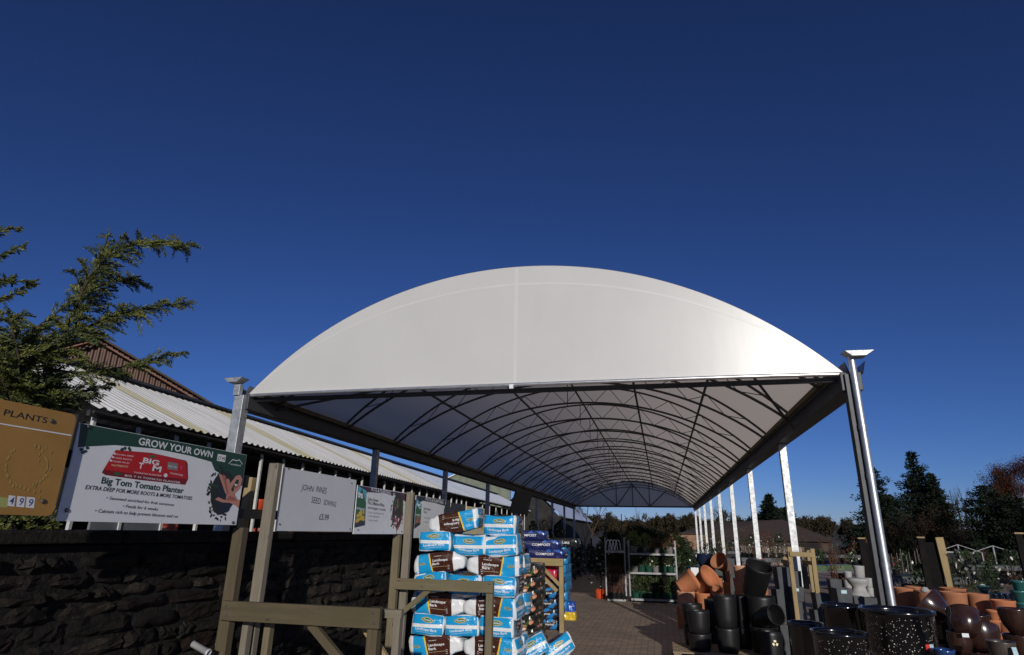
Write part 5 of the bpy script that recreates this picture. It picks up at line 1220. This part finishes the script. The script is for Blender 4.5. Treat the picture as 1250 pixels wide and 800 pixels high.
# dim racks of shrubs in the shade along the left side
rk = thing('shade_rack', 'dark stepped timber rack in the shade at the left of the aisle', 'rack', (-3.7, 24, 0))
for k in range(4):
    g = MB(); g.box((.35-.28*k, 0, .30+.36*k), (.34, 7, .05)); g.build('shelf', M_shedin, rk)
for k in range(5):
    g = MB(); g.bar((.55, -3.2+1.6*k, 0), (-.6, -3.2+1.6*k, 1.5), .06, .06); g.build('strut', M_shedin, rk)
for k in range(16):
    lv = k % 4; potted(('black_leafy', 'black_bush', 'black_twig')[k % 3], '%s, %s back on the %s shaded rack step' % (vdesc(('black_leafy', 'black_bush', 'black_twig')[k % 3]), ORD[k//4], ORD[lv]), (-3.35-.28*lv, 20.9+1.7*(k//4)+random.uniform(0, .7), .33+.36*lv), 'shaded shrubs on the stepped rack', random.uniform(.8, 1.1))
for k in range(9):
    potted('black_bush', 'tall dark shrub in the shade beyond the trolleys, %s back' % ORD[k], (-3.6+random.uniform(-.4, 2.3), 27+1.4*k, .01), 'dark shrubs beyond the trolleys', random.uniform(1.1, 1.8))
for k in range(12):
    potted(('black_bush', 'black_flower', 'black_twig', 'green_mid')[k % 4], '%s, %s back in the row by the white posts' % (vdesc(('black_bush', 'black_flower', 'black_twig', 'green_mid')[k % 4]), ORD[k]), (.55+random.uniform(0, 1.1)+.1*k, 18.2+1.0*k, .01), 'mixed shrubs by the white posts', random.uniform(1.2, 1.7))
# ------------------------------------------------------------------ benches of nursery stock on the right
GBN = 'long nursery benches of plants'
def bench(label, x0, x1, y, py, zt, depth=1.5, mt=None):
    a, b_ = atg(x0, py, zt), atg(x1, py+ (x1-x0)*.018, zt); c = (a+b_)/2; L = (b_-a).length
    t = thing('plant_bench', label, 'bench', (c.x, c.y, 0), math.atan2((b_-a).y, (b_-a).x), GBN)
    g = MB(); g.box((0, depth/2, zt-.09), (L, depth, .18)); g.build('tray', M_bench, t, bev=.01)
    g = MB(); g.box((0, depth/2, zt+.006), (L-.06, depth-.06, .012)); g.build('matting', mt or M_greenmat, t)
    n = max(2, int(L/2.2))
    for k in range(n+1):
        g = MB(); g.box((-L/2+.1+(L-.2)*k/n, depth/2, (zt-.18)/2), (.06, depth*.8, zt-.18)); g.build('leg', M_bench, t)
    return t, c, L, zt, depth
B1 = bench('long galvanised bench with green matting behind the timber display frame', 985, 1092, 0, 692, .70)
B2 = bench('galvanised bench with green matting behind the terracotta tubs', 1090, 1180, 0, 704, .62)
B3 = bench('grey bench with low plants at the far right below the white frame house', 1180, 1300, 0, 690, .70)
B4 = bench('far bench of mixed plants between the white posts', 905, 980, 0, 681, .65)
B5 = bench('farthest bench of plants in front of the low brown barn', 838, 930, 0, 672, .65)
B6 = bench('far bench of twiggy plants in front of the conifers', 1000, 1180, 0, 677, .65)
for bi, (t, c, L, zt, dp_) in enumerate((B1, B2, B3, B4, B5, B6)):
    M_ = t.matrix_basis; rot = t.rotation_euler.z
    n = (9, 5, 12, 12, 14, 26)[bi]
    for k in range(n):
        u = -L/2+.3+(L-.6)*(k+random.uniform(-.3, .3))/max(1, n-1); vv = random.uniform(.25, dp_-.25)
        if bi == 1 and k not in (0, 4): continue
        x = c.x+u*math.cos(rot)-vv*math.sin(rot); y = c.y+u*math.sin(rot)+vv*math.cos(rot)
        v = random.choice((('black_mid', 'black_leafy', 'greyp_mid') if bi in (2,) else ('black_twig', 'black_flower', 'black_stems', 'black_bush', 'black_pink', 'black_bronze') if bi != 0 else ('black_twig', 'black_bronze', 'black_mid', 'black_flower', 'black_stems')))
        potted(v, '%s, %s from left, bench %s' % (vdesc(v), ORD[k], ('behind the timber frame', 'behind the terracotta tubs', 'at the far right', 'between the white posts', 'before the brown barn', 'before the conifers')[bi]),
               (x, y, zt+.014), 'potted plants on nursery bench %s' % ('behind the frame', 'behind the tubs', 'at the far right', 'between the posts', 'before the barn', 'before the conifers')[bi], random.uniform(.9, 1.5) if bi in (3, 4, 5) else random.uniform(.7, 1.1))
# film wrapped packs on the first bench
for k in range(5):
    q = atg(1001+8*k, 697-.3*k, .72); g = MB(); g.box((0, 0, .07), (.28, .4, .14)); g.box((.0, .0, .142), (.22, .34, .012)); o = g.build('wrapped_pack', M_film, bev=.03); o.location = (q.x, q.y+.2, .716); o.rotation_euler = (0, 0, random.uniform(-.3, .3)); tag(o, 'green pack in shiny clear film on the bench, %s from the left' % pn[k], 'pack', 'film wrapped packs on the bench')
# dark display panels with light timber edge posts
for (xl, xr, yt, yb, Y, lab) in ((1121, 1150, 657, 725, 13.5, 'dark display panel with a leaning light timber post behind the terracotta tubs'), (1049, 1071, 658, 722, 13.5, 'dark display panel with light timber post just left of the galvanised pillar'), (1240, 1263, 652, 722, 12.0, 'dark display panel at the right edge above the teal pots')):
    a, b_ = at(xl, yt, Y), at(xr-6, yt, Y); t = thing('price_board', lab, 'panel', ((a.x+b_.x)/2, Y, 0), 0, 'dark display panels on timber posts'); w2 = (b_.x-a.x)/2
    g = MB(); g.box((0, .05, a.z/2-.02), (2*w2, .04, a.z-.10)); g.build('panel', mat('dark_panel', (.011, .010, .010), (.007, .007, .007), 4, .9, spec=.08), t, bev=.004)
    g = MB(); g.bar((w2+.10, -.02, 0), (w2+.02, -.02, a.z+.02), .13, .05, up=(0, 1, 0)); g.build('edge_post', W_('fresh_timber', 2), t, bev=.004)
    g = MB(); g.bar((-w2+.03, 0, 0), (-w2+.03, 0, a.z-.0), .10, .05, up=(0, 1, 0)); g.build('post', mat('dark_post', (.014, .012, .011), (.009, .008, .008), 5, .9, spec=.1), t); g = MB(); g.box((-w2+.03, 0, a.z+.012), (.13, .08, .024)); g.build('cap', W_('fresh_timber', 0), t)
# white framed shade house at the far right
q0, q1 = at(1183, 676, 33), at(1245, 676, 33); ap = at(1217, 668, 33)
t = thing('shade_house', 'low open shade house with thin white ridge frame before the dark trees', 'shade house', ((q0.x+q1.x)/2, 33, 0)); hw2 = (q1.x-q0.x)/2
for yy in (0, 3.5):
    for sx_ in (-1, 1):
        g = MB(); g.tube([(sx_*hw2, yy, q0.z), (0, yy, ap.z+.05)], .022, 0, 5); g.build('rafter', M_zinc, t)
        g = MB(); g.tube([(sx_*hw2, yy, 0), (sx_*hw2, yy, q0.z)], .04, 0, 5); g.build('post', M_zinc, t)
    g = MB(); g.tube([(0, yy, 0), (0, yy, ap.z+.05)], .04, 0, 5); g.build('king_post', M_zinc, t)
g = MB(); g.box((0, 3.6, q0.z/2), (2*hw2, .03, q0.z)); g.build('back_screen', M_shedin, t)
g = MB(); g.tube([(-hw2-1.6, 0, q0.z+.06), (-hw2+.2, 0, q0.z+.02)], .05, 0, 5); g.build('side_rail', M_zinc, t)
# row of slim tree stakes seen past the pillar
for k in range(9):
    q = atg(1082+5.4*k, 690, 0); a = at(1082+5.4*k, 668+random.uniform(-2, 2), 24); g = MB(); g.tube([(0, 0, 0), (.03*random.uniform(-1, 1), 0, a.z*random.uniform(.8, 1.0))], .012, 0, 5); o = g.build('tree_stake', mat('pale_stake', (.17, .155, .13), (.10, .09, .08), 5, .8)); o.location = (a.x, 24, 0); tag(o, 'slim pale stake, %s in the row right of the galvanised pillar' % (pn+('eighth', 'ninth'))[k], 'stake', 'slim stakes right of the pillar')

# ------------------------------------------------------------------ low brown barn, hedges and trees
YB = 85
t = thing('low_barn', 'low brown barn with a long hipped roof behind the white posts', 'barn', (at(920, 650, YB).x, YB, 0)); bx = t.location.x
def BX(px, py): p = at(px, py, YB); return (p.x-bx, p.z)
L0, L1 = BX(812, 656), BX(1023, 666); r0, r1 = BX(868, 641), BX(966, 636); ez = BX(920, 660)[1]
g = MB(); D = 12; L1x = BX(1023, 660)[0]
v = [(L0[0], 0, ez), (L1x, 0, ez), (L1x, D, ez), (L0[0], D, ez), (r0[0], D*.5, r0[1]+.3), (r1[0], D*.5, r1[1]+.3)]
g.add(v, [(0, 1, 5, 4), (1, 2, 5), (2, 3, 4, 5), (3, 0, 4), (3, 2, 1, 0)]); g.build('roof', M_barn_roof, t)
g = MB(); g.box(((L0[0]+L1x)/2, D/2, ez/2-.02), (L1x-L0[0]-1.2, D-1.2, ez-.06)); g.build('wall', mat('brown_barn_wall', (.075, .048, .038), (.05, .034, .028), 2, .85), t)
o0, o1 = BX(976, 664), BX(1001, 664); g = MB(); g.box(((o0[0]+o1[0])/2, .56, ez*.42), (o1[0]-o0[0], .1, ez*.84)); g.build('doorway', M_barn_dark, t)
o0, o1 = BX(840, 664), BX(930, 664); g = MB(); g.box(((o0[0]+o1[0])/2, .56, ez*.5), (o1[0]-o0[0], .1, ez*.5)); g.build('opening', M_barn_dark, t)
q = at(830, 659, 70); pw = thing('boarded_kiosk', 'small tan boarded wall with a light rail left of the low brown barn', 'kiosk', (q.x, 70, 0))
g = MB(); g.box((0, 0, .9), (5, .3, 1.75)); g.build('wall', M_tan_wall, pw); g = MB(); g.box((0, -.2, 1.82), (5.3, .8, .08)); g.build('roof', M_barn_roof, pw)
q = at(943, 676, 42); o = MB(); o.box((0, 0, .5), (3.6, .25, 1.0)); o.box((0, 0, 1.03), (3.7, .32, .06)); o = o.build('block_wall', M_pink_wall, bev=.02); o.location = (q.x, 42, 0); tag(o, 'short pale pinkish block wall between two white posts', 'wall')

def conifer(label, px, ptop, pbase_w, Y, group, dens=1.0, m=None, ragged=.3, taper=.85):
    top = at(px, ptop, Y); h = top.z; wd = mpp(px, 640, Y)*pbase_w
    t = thing('conifer_tree', label, 'tree', (top.x, Y, 0), random.uniform(0, 6), group)
    g = MB(); g.tube([(0, 0, 0), (.05, 0, h*.5), (0, 0, h*.98)], [h*.022, h*.012, h*.002], 0, 6); g.build('trunk', M_bark, t)
    g = MB(); z = h*.06; cs, ds = [], []
    while z < h*.99:
        rr = wd/2*(1-z/h)**taper+.05; n = max(4, int(11*dens*(.4+rr/(wd/2))))
        for k in range(n):
            a = random.uniform(0, 6.28); l = rr*random.uniform(1-ragged*1.6, 1+ragged); dz = random.uniform(-.25, .12)
            m_ = max(4, int(l/.10))
            for q in range(m_):
                u = (q+random.random())/m_; w_ = .05+.16*l*(1-u*.6)
                for e in range(5):
                    cs.append((l*u*math.cos(a)+rng.normal()*w_*.6, l*u*math.sin(a)+rng.normal()*w_*.6, z+dz*l*u+.10*l*u*u+rng.normal()*w_*.45)); ds.append((math.cos(a), math.sin(a), random.uniform(-.1, .5)))
        z += h*.026+.02
    s_ = mpp(px, 640, Y); g.leaves(cs, max(.16, s_*4.0), max(.05, s_*1.5), 0, ds, 1.1); g.build('crown', m or M_leaf_con, t); return t
def bare(label, px, ptop, pw, Y, group, m=None, leaves=0, lm=None, depth=5, seed=None, multi=1, name='bare_tree'):
    top = at(px, ptop, Y); h = top.z; wd = mpp(px, 640, Y)*pw; rs = random.Random(seed or int(px*7+ptop))
    t = thing(name, label, 'tree' if name == 'bare_tree' else 'shrub', (top.x, Y, 0), 0, group)
    g = MB(); tips = []
    def grow(p, d, l, r, lv):
        e = p+d*l; mid = (p+e)/2+Vector((rs.gauss(0, .05), rs.gauss(0, .05), 0))*l
        g.tube([p, mid, e], [r, r*.85, r*.65], 0, 5 if lv > 3 else 3, False)
        if lv == 0: tips.append(e); return
        for k in range(rs.choice((2, 3, 3))):
            nd = (d+Vector((rs.gauss(0, .42)*wd/h*1.6, rs.gauss(0, .42)*wd/h*1.6, rs.uniform(-.05, .28)))).normalized()
            grow(e-d*l*rs.uniform(0, .35), nd, l*rs.uniform(.62, .84), r*.6, lv-1)
    s_ = mpp(px, 640, Y); l0 = h*.30
    for k in range(multi):
        d0 = Vector((rs.gauss(0, .25), rs.gauss(0, .25), 1)).normalized() if multi > 1 else Vector((0, 0, 1))
        grow(Vector((rs.gauss(0, .1), rs.gauss(0, .1), 0))*(multi > 1), d0, l0*rs.uniform(.8, 1.05), max(h*.016, s_*.5)/math.sqrt(multi), depth)
    # rescale so that the tree ends at the height seen in the photograph
    zm = max(v[2] for v in g.v); k_ = h/zm; xm = max(max(abs(v[0]), abs(v[1])) for v in g.v); kx = min(1.6, max(.4, wd/2/xm))
    g.v = [(v[0]*kx, v[1]*kx, v[2]*k_) for v in g.v]
    g.build('trunk', m or M_twig, t)
    if leaves:
        f = MB(); c = np.array([(e.x*kx, e.y*kx, e.z*k_) for e in tips]); c = c[rng.integers(0, len(c), leaves)]+rng.normal(size=(leaves, 3))*np.array([wd, wd, h])*.035
        f.leaves(c, s_*(1.9 if leaves > 5000 else 3.0), s_*(.8 if leaves > 5000 else 1.1), 0); f.build('crown', lm, t)
    return t
GCN, GBR, GHG = 'dark conifers at the right', 'bare winter trees', 'bare shrubs of the hedgerow'
conifer('ragged dark conifer half hidden behind the galvanised pillar', 1064, 570, 84, 44, GCN, 1.0, ragged=.5, taper=.7)
conifer('tallest dense dark conifer right of the galvanised pillar', 1112, 551, 100, 47, GCN, 1.5)
conifer('broad dark conifer filling the gap behind the galvanised pillar', 1082, 604, 60, 49, GCN, 1.2, taper=.6)
conifer('shorter dark conifer leaning on the right of the tallest one', 1136, 577, 60, 46, GCN, 1.2)
conifer('dark spreading conifer left of the rust coloured tree', 1202, 592, 104, 40, GCN, 1.1, taper=.5)
conifer('dark evergreen at the right edge below the rust coloured tree', 1238, 608, 80, 39, GCN, 1.3, taper=.4)
conifer('lone small conifer above the roof of the low brown barn', 938, 604, 34, 96, GCN, .8, ragged=.45, taper=.6)
conifer('low rounded evergreen beside the lone small conifer', 958, 620, 24, 97, GCN, .9, taper=.4)
bare('rust coloured tree with dense fine twigs at the right edge', 1236, 564, 110, 43, None, M_rustleaf, 11000, M_rustleaf, 5)
bare('second rust brown tree, lower and left of the tallest one', 1212, 588, 80, 44, None, M_rustleaf, 9000, M_rustleaf, 5)
for k, (px, pt, pw, Y, ml) in enumerate(((1152, 596, 34, 46, 1), (1166, 592, 30, 45, 1), (1178, 600, 30, 46, 1), (1140, 618, 50, 42, 4), (1112, 628, 46, 41, 4), (1090, 632, 40, 42, 4), (1160, 632, 50, 40, 4), (1185, 626, 40, 42, 4)  , (1052, 632, 34, 46, 4))):
    bare('leafless pale tree with upright twigs, %s of the three right of the conifers' % pn[k] if ml == 1 else 'brown leafless thicket, %s among those below the dark conifers' % pn[k-3], px, pt, pw, Y, GBR if ml == 1 else 'leafless thickets below the conifers', M_twig if ml == 1 else M_thick, 0 if ml == 1 else 500, M_thick, 5 if ml == 1 else 4, None, ml, 'bare_tree' if ml == 1 else 'leafless_shrub')
hl = MB()
for k in range(22):
    px = 684+k*16.5+random.uniform(-5, 5); pt = random.uniform(627, 638)-(5 if 12 < k < 16 else 0)
    bare('leafless brown shrub, %s from the left in the hedgerow along the skyline' % ORD[k], px, pt, random.uniform(30, 44), random.uniform(98, 120) if k > 8 else random.uniform(60, 75), GHG, M_twig, 3200, mat('hedge_twigs', (.055, .042, .026), (.03, .028, .016), .6, .9, spec=.1), 4, None, 3, 'hedge_shrub')
for k in range(9):
    px = 1052+k*26; conifer('dark evergreen shrub, %s from the left in the dark belt under the conifers' % (pn+('eighth', 'ninth'))[k], px, random.uniform(640, 654), 52, random.uniform(46, 50), 'dark evergreen belt', .9, M_leaf_con, .3, .35)
bare('leafless round tree rising behind the left side of the low barn', 872, 609, 52, 100, GBR, M_twig, 0, None, 5); bare('leafless tree behind the left canopy posts', 722, 598, 52, 52, GBR, M_twig, 0, None, 5); bare('leafless tree at the far left end of the canopy', 704, 612, 36, 56, GBR, M_twig, 0, None, 5)
bare('fan shaped leafless shrub above the wide trolley', 784, 616, 62, 31, None, M_twig, 0, None, 4, 5, 6, 'leafless_shrub')
conifer('low dark evergreen bush behind the wide trolley', 784, 645, 84, 30, None, 1.3, M_leaf_dk, .3, .35); conifer('dark evergreen bush behind the narrow trolley', 748, 650, 46, 29, None, 1.2, M_leaf_dk, .3, .35); conifer('dark evergreen bush right of the wide trolley', 822, 655, 46, 32, None, 1.2, M_leaf_dk, .3, .35)
# pots of nursery plants standing on the ground between and behind the benches
for k in range(70):
    y = random.uniform(13, 40); x = random.uniform(2.9, 3.2+.62*y)
    if any(abs(y-(t.location.y+.7)) < 1.3 and abs(x-t.location.x) < L/2+.6 for (t, c, L, zt, dp_) in (B1, B2, B3, B4, B5, B6)) or (y < 15 and x < 7): continue
    v = random.choice(('black_bush', 'black_leafy', 'black_twig', 'black_mid', 'black_stems', 'black_flower'))
    potted(v, '%s in a black pot, %s %s ground among the benches' % (vdesc(v), 'near' if y < 20 else 'midway' if y < 30 else 'far', 'left' if x < 3+.2*y else 'central' if x < 3+.4*y else 'right'), (x, y, .008), 'nursery shrubs on the ground', random.uniform(1.0, 1.9))
